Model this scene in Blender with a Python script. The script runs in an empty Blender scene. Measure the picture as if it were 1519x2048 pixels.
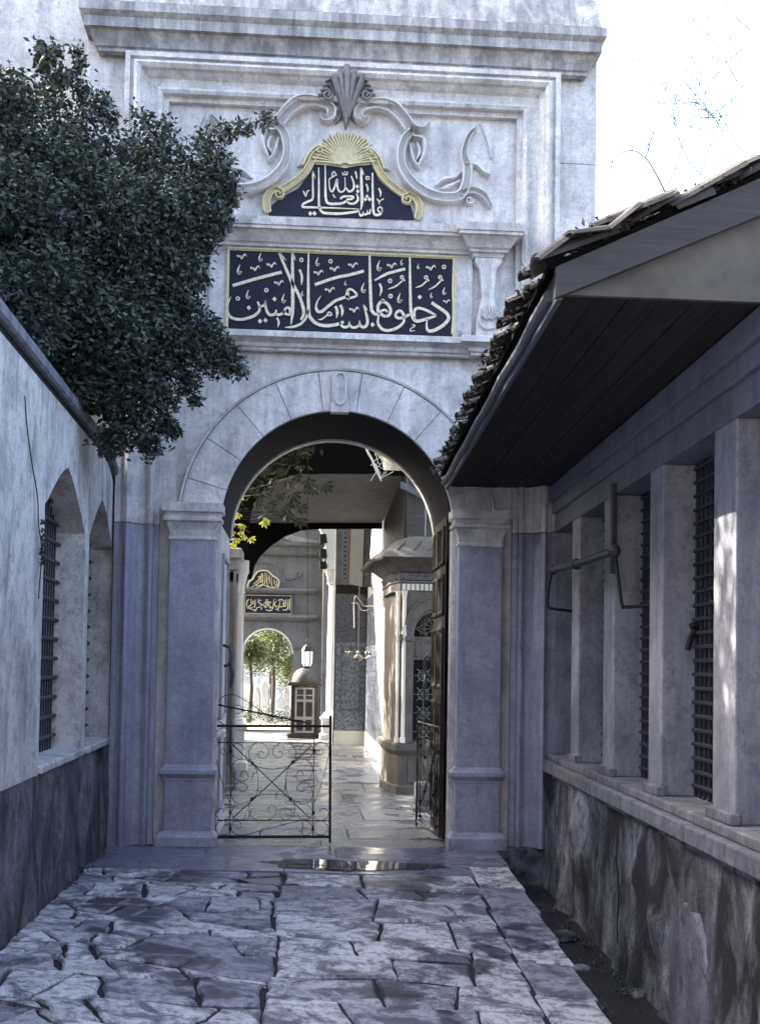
import bpy, math, random
import numpy as np
from mathutils import Vector, Matrix
random.seed(7)
scene = bpy.context.scene
col = scene.collection

# ------------------------------------------------------------------ camera, world, sun, exposure
F = 2300.0
YAW, PITCH, ROLL = math.radians(4.0), math.radians(2.0), math.radians(0.9)
CAM = Vector((-0.33, -10.5, 1.6))
fwd = Vector((math.sin(YAW)*math.cos(PITCH), math.cos(YAW)*math.cos(PITCH), math.sin(PITCH)))
rgt = fwd.cross(Vector((0, 0, 1))).normalized()
upv = rgt.cross(fwd)
R2 = rgt*math.cos(ROLL) + upv*math.sin(ROLL)
U2 = upv*math.cos(ROLL) - rgt*math.sin(ROLL)
PPX, PPY = 759.5, 1257.22
cam_d = bpy.data.cameras.new('camera')
cam_d.sensor_fit = 'HORIZONTAL'; cam_d.sensor_width = 36.0
cam_d.lens = F/1519*36.0
cam_d.shift_y = (PPY-1024)/1519.0
cam_d.clip_start = 0.1; cam_d.clip_end = 2000
cam = bpy.data.objects.new('camera', cam_d); col.objects.link(cam)
m = Matrix((R2, U2, -fwd)).transposed().to_4x4(); m.translation = CAM
cam.matrix_world = m
scene.camera = cam

SUN_DIR = Vector((-0.90, 0.42, 0)).normalized()      # horizontal direction towards the sun
SUN_EL = math.radians(38)
tosun = Vector((SUN_DIR.x*math.cos(SUN_EL), SUN_DIR.y*math.cos(SUN_EL), math.sin(SUN_EL)))
world = bpy.data.worlds.new('World'); scene.world = world; world.use_nodes = True
nt = world.node_tree
bg = nt.nodes['Background']
sky = nt.nodes.new('ShaderNodeTexSky'); sky.sky_type = 'NISHITA'; sky.sun_disc = False
sky.sun_elevation = SUN_EL
sky.sun_rotation = math.atan2(tosun.x, tosun.y)
sky.dust_density = 7.0; sky.air_density = 1.0; sky.ozone_density = 1.5
nt.links.new(sky.outputs[0], bg.inputs[0]); bg.inputs[1].default_value = 0.15
sl = bpy.data.lights.new('sun', 'SUN'); sl.energy = 2.8; sl.angle = math.radians(0.5); sl.color = (1, 0.94, 0.82)
so = bpy.data.objects.new('sun', sl); col.objects.link(so)
so.rotation_euler = (-tosun).to_track_quat('-Z', 'Y').to_euler()
scene.view_settings.view_transform = 'Standard'; scene.view_settings.look = 'None'
scene.view_settings.gamma = 1; scene.view_settings.exposure = 3.1
scene.view_settings.use_curve_mapping = False
scene.render.engine = 'CYCLES'
scene.cycles.max_bounces = 8

# ------------------------------------------------------------------ helpers
def P(px, py, Y=0.0):
    r = fwd*F + R2*(px-PPX) - U2*(py-PPY)
    t = (Y-CAM.y)/r.y
    return CAM + r*t

def tag(o, label=None, cat=None, group=None, kind=None):
    if label: o['label'] = label
    if cat: o['category'] = cat
    if group: o['group'] = group
    if kind: o['kind'] = kind
    return o

def empty(name, loc, label, cat, group=None):
    o = bpy.data.objects.new(name, None); col.objects.link(o)
    o.location = loc; o.empty_display_size = 0.2
    bpy.context.view_layer.update()
    return tag(o, label, cat, group)

def mesh(name, vs, fs, mat=None, smooth=False):
    me = bpy.data.meshes.new(name)
    me.from_pydata([tuple(v) for v in vs], [], [tuple(f) for f in fs])
    if mat: me.materials.append(mat)
    if smooth: me.polygons.foreach_set('use_smooth', [True]*len(me.polygons))
    me.update()
    return me

def link(name, me, parent=None, loc=None, rot=None):
    o = bpy.data.objects.new(name, me); col.objects.link(o)
    if loc is not None: o.location = loc
    if rot is not None: o.rotation_euler = rot
    if parent is not None:
        o.parent = parent
        o.matrix_parent_inverse = wm(parent).inverted()
    return o

def wm(o):
    mt = Matrix.LocRotScale(o.location, o.rotation_euler, o.scale)
    if o.parent: return wm(o.parent) @ o.matrix_parent_inverse @ mt
    return mt

class MB:
    def __init__(s): s.v = []; s.f = []
    def add(s, vs, fs):
        n = len(s.v); s.v += [Vector(v) for v in vs]; s.f += [tuple(i+n for i in f) for f in fs]
        return s
    def box(s, x0, x1, y0, y1, z0, z1):
        return s.add([(x0,y0,z0),(x1,y0,z0),(x1,y1,z0),(x0,y1,z0),(x0,y0,z1),(x1,y0,z1),(x1,y1,z1),(x0,y1,z1)],
                     [(0,3,2,1),(4,5,6,7),(0,1,5,4),(1,2,6,5),(2,3,7,6),(3,0,4,7)])
    def hexa(s, b, t):            # bottom 4 points, top 4 points
        return s.add(list(b)+list(t), [(0,3,2,1),(4,5,6,7),(0,1,5,4),(1,2,6,5),(2,3,7,6),(3,0,4,7)])
    def prism(s, pts, d):         # polygon (3d pts) extruded by vector d
        n = len(pts); d = Vector(d)
        return s.add([Vector(p) for p in pts]+[Vector(p)+d for p in pts],
                     [tuple(range(n)), tuple(range(2*n-1, n-1, -1))]+[(i, i+n, (i+1)%n+n, (i+1)%n) for i in range(n)])
    def lathe(s, prof, c, n=24, sq=False):
        vs = []; fs = []
        for r, z in prof:
            for k in range(n):
                a = 2*math.pi*k/n
                vs.append((c[0]+r*math.cos(a), c[1]+r*math.sin(a), c[2]+z))
        for j in range(len(prof)-1):
            for k in range(n):
                fs.append((j*n+k, j*n+(k+1)%n, (j+1)*n+(k+1)%n, (j+1)*n+k))
        fs.append(tuple(range(n-1, -1, -1))); fs.append(tuple(range((len(prof)-1)*n, len(prof)*n)))
        return s.add(vs, fs)
    def steps(s, x0, x1, y0, y1, prof):   # rectangular plan stack: prof = [(offset, z)]
        vs = []; fs = []
        for o, z in prof:
            vs += [(x0-o, y0-o, z), (x1+o, y0-o, z), (x1+o, y1+o, z), (x0-o, y1+o, z)]
        for j in range(len(prof)-1):
            for k in range(4):
                fs.append((j*4+k, j*4+(k+1)%4, (j+1)*4+(k+1)%4, (j+1)*4+k))
        fs.append((3,2,1,0)); e = (len(prof)-1)*4; fs.append((e, e+1, e+2, e+3))
        return s.add(vs, fs)
    def tube(s, pts, r, n=6, closed=False, taper=None):
        pts = [Vector(p) for p in pts]; N = len(pts); vs = []; fs = []
        prev = None
        for i, p in enumerate(pts):
            if closed: t = pts[(i+1) % N]-pts[i-1]
            else: t = pts[min(i+1, N-1)]-pts[max(i-1, 0)]
            if t.length < 1e-9: t = Vector((0, 0, 1))
            t.normalize()
            if prev is None:
                a = t.orthogonal().normalized()
            else:
                a = (prev - t*prev.dot(t))
                a = a.normalized() if a.length > 1e-6 else t.orthogonal().normalized()
            prev = a; b = t.cross(a)
            rr = r if taper is None else r*(1+(taper-1)*i/max(1, N-1))
            for k in range(n):
                an = 2*math.pi*(k+.5)/n
                vs.append(p + (a*math.cos(an)+b*math.sin(an))*rr)
        M = N if closed else N-1
        for i in range(M):
            j = (i+1) % N
            for k in range(n):
                fs.append((i*n+k, i*n+(k+1)%n, j*n+(k+1)%n, j*n+k))
        if not closed:
            fs.append(tuple(range(n-1, -1, -1))); fs.append(tuple(range((N-1)*n, N*n)))
        return s.add(vs, fs)
    def sweep(s, path, prof, n, closed=False):
        # mitred moulding: prof points (a = sideways by t x n, b = along n)
        path = [Vector(p) for p in path]; n = Vector(n).normalized(); N = len(path); vs = []; fs = []
        for i in range(N):
            if i == 0: l = (path[1]-path[0]).normalized().cross(n)
            elif i == N-1: l = (path[-1]-path[-2]).normalized().cross(n)
            else:
                l1 = (path[i]-path[i-1]).normalized().cross(n); l2 = (path[i+1]-path[i]).normalized().cross(n)
                l = (l1+l2)/max(0.15, 1+l1.dot(l2))
            for a, b in prof: vs.append(path[i]+l*a+n*b)
        K = len(prof)
        for i in range(N-1):
            for k in range(K-1):
                fs.append((i*K+k, i*K+k+1, (i+1)*K+k+1, (i+1)*K+k))
            fs.append((i*K+K-1, i*K, (i+1)*K, (i+1)*K+K-1))
        fs.append(tuple(range(K-1, -1, -1))); fs.append(tuple(range((N-1)*K, N*K)))
        return s.add(vs, fs)
    def ribbon(s, pts, w, h, n, kind='flat', ends=(1, 1), closed=False):
        # raised stroke on a plane with normal n
        pts = [Vector(p) for p in pts]; n = Vector(n); N = len(pts)
        if kind == 'flat': pr = [(-1, 0), (-.92, 1), (.92, 1), (1, 0)]
        elif kind == 'round': pr = [(-1, 0), (-.8, .55), (-.35, .95), (.35, .95), (.8, .55), (1, 0)]
        else: pr = [(-1, 0), (-1, .9), (-.7, 1.05), (-.5, .55), (0, .38), (.45, .5), (.65, 1), (.95, .95), (1, 0)]
        vs = []; fs = []; K = len(pr)
        for i, p in enumerate(pts):
            if closed: t = pts[(i+1) % N]-pts[i-1]
            else: t = pts[min(i+1, N-1)]-pts[max(i-1, 0)]
            if t.length < 1e-9: t = Vector((1, 0, 0))
            l = t.normalized().cross(n)
            u = i/max(1, N-1); ww = w
            if not closed:
                e = ends[0]*(1-min(1, u/.3))+1*min(1, u/.3) if u < .3 else 1
                e2 = ends[1]*(1-min(1, (1-u)/.3))+1*min(1, (1-u)/.3) if u > .7 else 1
                ww = w*e*e2
            for a, b in pr: vs.append(p+l*a*ww+n*b*h)
        M = N if closed else N-1
        for i in range(M):
            j = (i+1) % N
            for k in range(K-1): fs.append((i*K+k, i*K+k+1, j*K+k+1, j*K+k))
        if not closed:
            fs.append(tuple(range(K-1, -1, -1))); fs.append(tuple(range((N-1)*K, N*K)))
        return s.add(vs, fs)
    def obj(s, name, mat, parent=None, bev=0, smooth=False, kind=None, label=None, seg=2, auto=None):
        me = mesh(name, s.v, s.f, mat, smooth)
        o = link(name, me, parent)
        if bev:
            b = o.modifiers.new('bevel', 'BEVEL'); b.width = bev; b.segments = seg; b.limit_method = 'ANGLE'; b.angle_limit = math.radians(40)
        if smooth:
            me.set_sharp_from_angle(angle=math.radians(auto or 38))
        if kind: o['kind'] = kind
        if label: o['label'] = label
        return o

def crv(pts, k=6, closed=False):          # Catmull-Rom through 2d/3d points
    pts = [Vector(p) if len(p) == 3 else Vector((p[0], p[1], 0)) for p in pts]
    if len(pts) < 3: 
        return [pts[0].lerp(pts[-1], i/4) for i in range(5)]
    out = []; N = len(pts); M = N if closed else N-1
    for i in range(M):
        p0 = pts[i-1] if (i > 0 or closed) else pts[0]*2-pts[1]
        p1 = pts[i]; p2 = pts[(i+1) % N]
        p3 = pts[(i+2) % N] if (i+2 < N or closed) else pts[-1]*2-pts[-2]
        for j in range(k):
            t = j/k
            out.append(0.5*((2*p1)+(p2-p0)*t+(2*p0-5*p1+4*p2-p3)*t*t+(3*p1-p0-3*p2+p3)*t**3))
    if not closed: out.append(pts[-1])
    return out

# ------------------------------------------------------------------ materials
def _mat(name):
    mt = bpy.data.materials.new(name); mt.use_nodes = True
    n = mt.node_tree; b = n.nodes['Principled BSDF']
    return mt, n, b
def node(n, t, **kw):
    x = n.nodes.new(t)
    for k, v in kw.items(): setattr(x, k, v)
    return x
def ramp(n, fac, stops):
    r = n.nodes.new('ShaderNodeValToRGB'); e = r.color_ramp.elements
    while len(e) < len(stops): e.new(0.5)
    for i, (p, c) in enumerate(stops):
        e[i].position = p; e[i].color = (c[0], c[1], c[2], 1) if not isinstance(c, (int, float)) else (c, c, c, 1)
    n.links.new(fac, r.inputs[0]); return r.outputs[0]
def noise(n, vec, scale, detail=6, rough=.6, dist=0):
    x = n.nodes.new('ShaderNodeTexNoise'); x.inputs['Scale'].default_value = scale; x.inputs['Detail'].default_value = detail
    x.inputs['Roughness'].default_value = rough; x.inputs['Distortion'].default_value = dist
    n.links.new(vec, x.inputs['Vector']); return x.outputs['Fac']
def mapping(n, vec, sc, loc=(0, 0, 0)):
    x = n.nodes.new('ShaderNodeMapping'); x.inputs['Scale'].default_value = sc; x.inputs['Location'].default_value = loc
    n.links.new(vec, x.inputs['Vector']); return x.outputs[0]
def mix(n, fac, a, b, mode='MIX'):
    x = n.nodes.new('ShaderNodeMix'); x.data_type = 'RGBA'; x.blend_type = mode
    for s, v in ((0, fac), (6, a), (7, b)):
        if isinstance(v, (int, float)): x.inputs[s].default_value = v
        elif isinstance(v, tuple): x.inputs[s].default_value = (v[0], v[1], v[2], 1)
        else: n.links.new(v, x.inputs[s])
    return x.outputs[2]
def pos(n): return n.nodes.new('ShaderNodeNewGeometry').outputs['Position']
def bump(n, b, h, st=.3, dist=.01):
    x = n.nodes.new('ShaderNodeBump'); x.inputs['Strength'].default_value = st; x.inputs['Distance'].default_value = dist
    n.links.new(h, x.inputs['Height']); n.links.new(x.outputs[0], b.inputs['Normal'])

def stone(name, base, dark, streak=.5, blot=.4, rough=.7, bst=.35, seed=0, vein=0, grain=.12, rnd=0, lo=.42, hi=.75, sf=(5, 5, .55)):
    mt, n, b = _mat(name); p = pos(n)
    st = noise(n, mapping(n, p, sf, (seed, seed*2, 0)), 1.6, 7, .65, .4)
    bl = noise(n, mapping(n, p, (1, 1, 1), (seed*3, 0, seed)), 2.1, 8, .68, .3)
    fine = noise(n, p, 110, 3, .8)
    pit = noise(n, mapping(n, p, (1, 1, .8), (seed, 7, 3)), 8.5, 12, .78, .2)
    pit2 = noise(n, mapping(n, p, (1, 1, 1), (3, seed, 9)), 30, 6, .75)
    c = mix(n, ramp(n, st, [(lo, 0), (hi, streak)]), base, dark)
    c = mix(n, ramp(n, bl, [(.45, 0), (.72, blot)]), c, dark)
    c = mix(n, ramp(n, pit, [(.50, 0), (.66, min(.9, blot*.95))]), c, dark)
    c = mix(n, ramp(n, pit2, [(.52, 0), (.70, min(.7, blot*.8))]), c, dark)
    if vein:
        v = noise(n, mapping(n, p, (1, 1, 1.6), (seed, 1, 2)), 1.5, 10, .6, 2.5)
        c = mix(n, ramp(n, v, [(.47, 0), (.5, vein), (.53, 0)]), c, tuple(x*.55 for x in base))
    c = mix(n, 1.0, c, ramp(n, fine, [(.35, 1-grain*2.2), (.65, 1)]), 'MULTIPLY')
    if rnd:
        oi = n.nodes.new('ShaderNodeObjectInfo')
        c = mix(n, 1.0, c, ramp(n, oi.outputs['Random'], [(0, 1-rnd), (1, 1)]), 'MULTIPLY')
    n.links.new(c, b.inputs['Base Color']); b.inputs['Roughness'].default_value = rough
    h = n.nodes.new('ShaderNodeMath'); h.operation = 'ADD'
    n.links.new(noise(n, p, 22, 8, .7), h.inputs[0]); n.links.new(bl, h.inputs[1])
    bump(n, b, h.outputs[0], bst, .012)
    return mt
def plain(name, c, rough=.6, metal=0, var=.25, sc=9, bst=.15, spec=.5, emit=None):
    mt, n, b = _mat(name); p = pos(n)
    f = noise(n, p, sc, 6, .65)
    cc = mix(n, ramp(n, f, [(.35, 0), (.7, 1)]), c, tuple(x*(1-var) for x in c))
    n.links.new(cc, b.inputs['Base Color']); b.inputs['Roughness'].default_value = rough; b.inputs['Metallic'].default_value = metal
    b.inputs['Specular IOR Level'].default_value = spec
    if bst: bump(n, b, noise(n, p, sc*6, 4, .6), bst, .005)
    return mt
def wood(name, c, axis=(30, 30, 1.2), rough=.6, var=.5, spec=.2):
    mt, n, b = _mat(name); p = pos(n); b.inputs['Specular IOR Level'].default_value = spec
    f = noise(n, mapping(n, p, axis), 1.0, 8, .65, .6)
    oi = n.nodes.new('ShaderNodeObjectInfo')
    cc = mix(n, ramp(n, f, [(.3, 0), (.75, 1)]), c, tuple(x*(1-var) for x in c))
    cc = mix(n, 1.0, cc, ramp(n, oi.outputs['Random'], [(0, .75), (1, 1)]), 'MULTIPLY')
    n.links.new(cc, b.inputs['Base Color']); b.inputs['Roughness'].default_value = rough
    bump(n, b, f, .3, .006)
    return mt

M = {}
M['marble'] = stone('portal_marble', (.84, .81, .78), (.17, .165, .18), .55, .6, .55, .25, 1, vein=.35)
M['marble_pil'] = stone('pilaster_marble', (.44, .445, .535), (.12, .125, .18), .45, .5, .5, .2, 5, vein=.4)  # blue of the lower shade mixed into the marble colour
M['relief'] = stone('relief_stone', (.76, .74, .72), (.24, .235, .25), .35, .35, .6, .2, 3)
M['shell_dark'] = stone('weathered_shell_stone', (.34, .335, .33), (.09, .09, .10), .5, .6, .7, .3, 4)
M['cornice'] = stone('weathered_cornice_stone', (.62, .60, .58), (.13, .128, .13), .75, .6, .75, .35, 8, lo=.34, hi=.6)
M['leftwall'] = stone('left_wall_plaster', (.84, .82, .79), (.10, .10, .12), .7, .65, .8, .5, 11, lo=.52, hi=.72, sf=(3.5, 3.5, .8))
M['leftbase'] = stone('left_base_stone', (.27, .275, .31), (.010, .011, .016), .95, .95, .85, .6, 13, lo=.38, hi=.66, sf=(3, 3, 1))
M['rightpier'] = stone('right_pier_marble', (.45, .45, .50), (.11, .115, .16), .6, .7, .6, .35, 17)
M['rightsill'] = stone('right_sill_stone', (.30, .30, .34), (.05, .052, .075), .8, .8, .7, .5, 19)
M['rightbase'] = stone('right_base_plaster', (.34, .345, .40), (.010, .011, .016), .97, .98, .85, .9, 23, lo=.38, hi=.56, sf=(1.6, 1.6, .7))
M['patch'] = stone('plaster_patch', (.27, .275, .33), (.02, .02, .03), .85, .8, .85, .9, 29, sf=(2.5, 2.5, 1.2))
M['beam'] = stone('lintel_paint', (.27, .275, .33), (.10, .10, .14), .5, .6, .6, .25, 31)
M['plaster'] = stone('pale_plaster', (.165, .148, .128), (.05, .044, .035), .5, .6, .8, .2, 37)
M['ceil'] = stone('soffit_plaster', (.21, .205, .20), (.09, .088, .083), .1, .6, .8, .2, 41)
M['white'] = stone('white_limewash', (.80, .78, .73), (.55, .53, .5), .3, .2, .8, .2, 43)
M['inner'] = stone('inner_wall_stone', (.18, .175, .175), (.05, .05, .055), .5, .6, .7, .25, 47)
M['slab'] = stone('courtyard_marble', (.17, .17, .18), (.04, .04, .05), .3, .7, .45, .15, 53, rnd=.15)
M['mortar'] = plain('dark_joint_earth', (.014, .014, .018), .9, var=.4)
M['trench'] = plain('wet_channel_mud', (.02, .02, .025), .5, var=.6, sc=4, bst=.6)
M['gilt'] = plain('gilded_relief', (.66, .58, .36), .55, 0, .35, 30)
M['letters'] = plain('gilded_lettering', (.80, .74, .54), .5, 0, .45, 45)
M['navy'] = plain('dark_blue_panel', (.013, .014, .032), .65, 0, .35, 14, spec=.25)
M['iron'] = plain('wrought_iron', (.010, .011, .016), .75, .1, .4, 20)
M['ironblue'] = plain('painted_iron', (.05, .06, .10), .5, .2, .4, 20)
M['grille'] = plain('grille_iron', (.06, .065, .085), .6, .3, .4, 20)
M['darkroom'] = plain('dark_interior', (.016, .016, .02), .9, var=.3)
M['darkwood'] = wood('dark_brown_timber', (.030, .024, .018))
M['blackwood'] = wood('tarred_timber', (.007, .0065, .006), (2, 30, 30), rough=.9, spec=.05)
M['doorwood'] = wood('door_walnut', (.03, .022, .018))
M['sooty'] = stone('sooty_soffit_stone', (.022, .022, .028), (.01, .01, .013), .3, .5, .9, .3, 67)  # near-black colour stands in for shade under the arch
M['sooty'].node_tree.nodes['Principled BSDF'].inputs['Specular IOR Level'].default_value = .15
M['darkleaf'] = None
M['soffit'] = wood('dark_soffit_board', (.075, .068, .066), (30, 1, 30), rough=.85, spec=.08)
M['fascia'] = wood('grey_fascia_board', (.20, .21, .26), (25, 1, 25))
M['barge'] = wood('grey_barge_board', (.11, .107, .11), (1.5, 20, 20))
M['gable'] = plain('gable_render', (.14, .13, .115), .85, var=.4, sc=5)
M['tile'] = stone('old_clay_tile', (.10, .095, .09), (.03, .03, .032), .5, .5, .9, .6, 59, rnd=.5)
M['lead'] = plain('lead_sheet', (.055, .053, .053), .6, .2, .4, 7, bst=.4)
M['orange'] = plain('brick_edge', (.45, .20, .08), .8, var=.3)
M['boothwood'] = plain('booth_red_brown_paint', (.022, .014, .012), .6)
M['boothtrim'] = plain('booth_grey_trim', (.24, .23, .23), .6)
M['glassdark'] = plain('dark_window_glass', (.012, .012, .014), .08, bst=0)
M['lampglass'] = plain('milky_lamp_glass', (.92, .92, .88), .2, bst=0)
_e = M['lampglass'].node_tree.nodes['Principled BSDF']; _e.inputs['Emission Color'].default_value = (1, .98, .92, 1); _e.inputs['Emission Strength'].default_value = .10  # faint emission stands in for sunlight falling on the glass
M['metal'] = plain('bright_brass', (.26, .245, .19), .45, .6, .3, 30)
M['white_cloth'] = plain('pale_curtain_cloth', (.34, .335, .31), .9, var=.1)
M['stripe'] = plain('brown_curtain_stripe', (.16, .09, .05), .9)
M['bark'] = plain('tree_bark', (.06, .05, .042), .9, var=.5, sc=20, bst=.6)
M['grave'] = stone('gravestone_marble', (.66, .65, .62), (.3, .3, .28), .5, .4, .7, .3, 61)
M['earth'] = plain('bare_earth', (.16, .14, .11), .95, var=.4, sc=3, bst=.6)
M['planks'] = wood('weathered_grey_planks', (.075, .07, .075))

def leafmat(name, c1, c2, trans=.25, rough=.35):
    mt, n, b = _mat(name)
    at = n.nodes.new('ShaderNodeAttribute'); at.attribute_name = 'v'
    c = ramp(n, at.outputs['Fac'], [(0, c1), (1, c2)])
    n.links.new(c, b.inputs['Base Color']); b.inputs['Roughness'].default_value = rough
    tr = n.nodes.new('ShaderNodeBsdfTranslucent'); n.links.new(mix(n, 1.0, c, (1.5, 1.7, .7), 'MULTIPLY'), tr.inputs[0])
    ms = n.nodes.new('ShaderNodeMixShader'); ms.inputs[0].default_value = trans
    out = n.nodes['Material Output']
    n.links.new(b.outputs[0], ms.inputs[1]); n.links.new(tr.outputs[0], ms.inputs[2]); n.links.new(ms.outputs[0], out.inputs[0])
    return mt
M['darkleaf'] = leafmat('shaded_chestnut_leaf', (.012, .015, .007), (.026, .030, .012), .10, .9)  # shade painted into a darker copy of the chestnut leaf
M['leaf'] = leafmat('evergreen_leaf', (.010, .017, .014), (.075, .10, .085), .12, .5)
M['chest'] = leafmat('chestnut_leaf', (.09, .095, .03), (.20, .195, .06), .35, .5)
M['far_leaf'] = leafmat('sunny_foliage', (.03, .045, .012), (.09, .10, .035), .25, .5)

def paving_mat():
    mt, n, b = _mat('worn_paving_stone'); p = pos(n)
    oi = n.nodes.new('ShaderNodeObjectInfo')
    bl = noise(n, p, 4.5, 12, .74, .6); bl3 = noise(n, p, 18, 12, .8, .2); bl2 = noise(n, mapping(n, p, (1, 1, 1), (9, 3, 0)), 1.1, 6, .6, .4); f = noise(n, p, 70, 3, .7)
    c = mix(n, ramp(n, oi.outputs['Random'], [(0, 0), (1, 1)]), (.30, .305, .37), (.80, .795, .80))
    c = mix(n, ramp(n, bl, [(.47, 0), (.58, .9)]), c, (.085, .09, .12))
    c = mix(n, ramp(n, bl3, [(.48, 0), (.60, .75)]), c, (.08, .085, .11))
    wet = ramp(n, bl2, [(.555, 0), (.60, 1)])
    c = mix(n, wet, c, mix(n, 1.0, c, (.24, .24, .28), 'MULTIPLY'))
    c = mix(n, 1.0, c, ramp(n, f, [(.3, .82), (.7, 1)]), 'MULTIPLY')
    n.links.new(c, b.inputs['Base Color'])
    n.links.new(ramp(n, wet, [(0, .62), (1, .35)]), b.inputs['Roughness'])
    bump(n, b, noise(n, p, 11, 12, .7), .4, .012)
    return mt
M['paving'] = paving_mat()
def thres_mat():
    mt, n, b = _mat('wet_threshold_marble'); p = pos(n)
    bl = noise(n, mapping(n, p, (1, 4, 1)), 2.5, 9, .65, .5)
    c = mix(n, ramp(n, bl, [(.4, 0), (.7, 1)]), (.19, .195, .25), (.09, .093, .13))
    n.links.new(c, b.inputs['Base Color'])
    n.links.new(ramp(n, noise(n, p, 1.6, 3, .5), [(.45, .42), (.55, .16)]), b.inputs['Roughness'])
    bump(n, b, noise(n, p, 20, 5, .7), .12, .006)
    return mt
M['thres'] = thres_mat()
def tilemat(name, a, bcol, sc):
    mt, n, b = _mat(name); p = pos(n)
    v = n.nodes.new('ShaderNodeTexVoronoi'); v.inputs['Scale'].default_value = sc; v.distance = 'CHEBYCHEV'; n.links.new(p, v.inputs['Vector'])
    w = noise(n, p, sc*1.5, 3, .5, 1.5)
    c = mix(n, ramp(n, v.outputs['Distance'], [(.30, 0), (.38, 1)]), a, bcol)
    c = mix(n, ramp(n, w, [(.5, 0), (.56, .55)]), c, (.07, .09, .14))
    n.links.new(c, b.inputs['Base Color']); b.inputs['Roughness'].default_value = .25
    return mt
M['iznik'] = tilemat('blue_glazed_tile', (.08, .10, .16), (.22, .235, .27), 17)
M['iznik2'] = tilemat('dark_blue_glazed_tile', (.03, .033, .05), (.08, .083, .10), 18)

def court_mat():
    mt, n, b = _mat('damp_court_marble'); p = pos(n)
    oi = n.nodes.new('ShaderNodeObjectInfo')
    bl = noise(n, mapping(n, p, (1, 1.6, 1)), 1.3, 12, .72, .6); f = noise(n, p, 14, 10, .8); g = noise(n, mapping(n, p, (1, 5, 1)), 5, 8, .7)
    c = mix(n, oi.outputs['Random'], (.17, .168, .17), (.24, .238, .235))
    c = mix(n, ramp(n, bl, [(.46, 0), (.60, .75)]), c, (.06, .06, .07)); c = mix(n, ramp(n, f, [(.5, 0), (.68, .7)]), c, (.07, .07, .08)); c = mix(n, ramp(n, g, [(.52, 0), (.66, .6)]), c, (.08, .08, .09))
    n.links.new(c, b.inputs['Base Color']); n.links.new(ramp(n, bl, [(.44, .55), (.56, .14)]), b.inputs['Roughness'])
    bump(n, b, f, .25, .01)
    return mt
M['slab'] = court_mat()
# ------------------------------------------------------------------ ground
def xe(y): return 1.50+0.036*y       # right edge of the raised path
def xl(y): return -1.68-0.33+0.0152*(-y) if False else (-0.33-1.52-0.0152*(10.5+y))
def xr(y): return -0.33+1.932+0.036*(10.5+y)
def zg(x, y):
    if y > 0: return 0.0
    t = max(0, min(1, (x+1.8)/3.3))
    return y*(-0.012*(1-t)+0.05*t)

g = MB(); g.box(-60, 60, -40, 80, -1.2, -.9)
tag(g.obj('ground', M['earth']), kind='structure')
# channel floor beside the right wall
g = MB(); ys = [-12, -9, -6, -3, 0]
for i in range(4):
    a, b = ys[i], ys[i+1]
    g.hexa([(xe(a)-.3, a, -.9), (3, a, -.9), (3, b, -.9), (xe(b)-.3, b, -.9)],
           [(xe(a)-.3, a, -.34+.004*a), (3, a, -.33+.004*a), (3, b, -.33+.004*b), (xe(b)-.3, b, -.34+.004*b)])
tag(g.obj('drain_channel', M['trench']), kind='structure')
# loose stones in the channel
for si, (x, y, s, z) in enumerate(((1.62, -2.2, .12, -.37), (1.74, -3.6, .08, -.37), (1.85, -1.2, .09, -.36), (1.55, -3.0, .07, -.37), (1.8, -4.3, .09, -.38))):
    b = MB(); b.lathe([(s*.7, 0), (s, s*.3), (s*.8, s*.6), (s*.3, s*.75)], (x, y, z), 7)
    o = b.obj('loose_stone', M['rightbase'], bev=.01)
    tag(o, ['largest dark rough stone in the wet channel, halfway along it', 'small dark stone in the channel close to the paving edge', 'farthest dark stone in the wet channel, beside the gateway footing', 'smallest dark stone in the channel between two others', 'nearest dark stone in the channel at the foot of the right wall'][si], 'stone', 'loose stones in the drain channel')

path = MB()
N = 14
for i in range(N):
    y0, y1 = -12+12*i/N, -12+12*(i+1)/N
    for j in range(6):
        def X(t, y): return xl(y)-.1+(xe(y)-(xl(y)-.1))*t
        t0, t1 = j/6, (j+1)/6
        if j == 5: pass
        q = [(X(t0, y0), y0), (X(t1, y0), y0), (X(t1, y1), y1), (X(t0, y1), y1)]
        ins = [(a-(.012 if (j == 5 and k in (1, 2)) else 0), b) for k, (a, b) in enumerate(q)]
        path.hexa([(a, b, -.9) for a, b in ins], [(a, b, zg(a, b)-.022) for a, b in ins])
pathb = tag(path.obj('path', M['mortar']), kind='structure')

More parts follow.
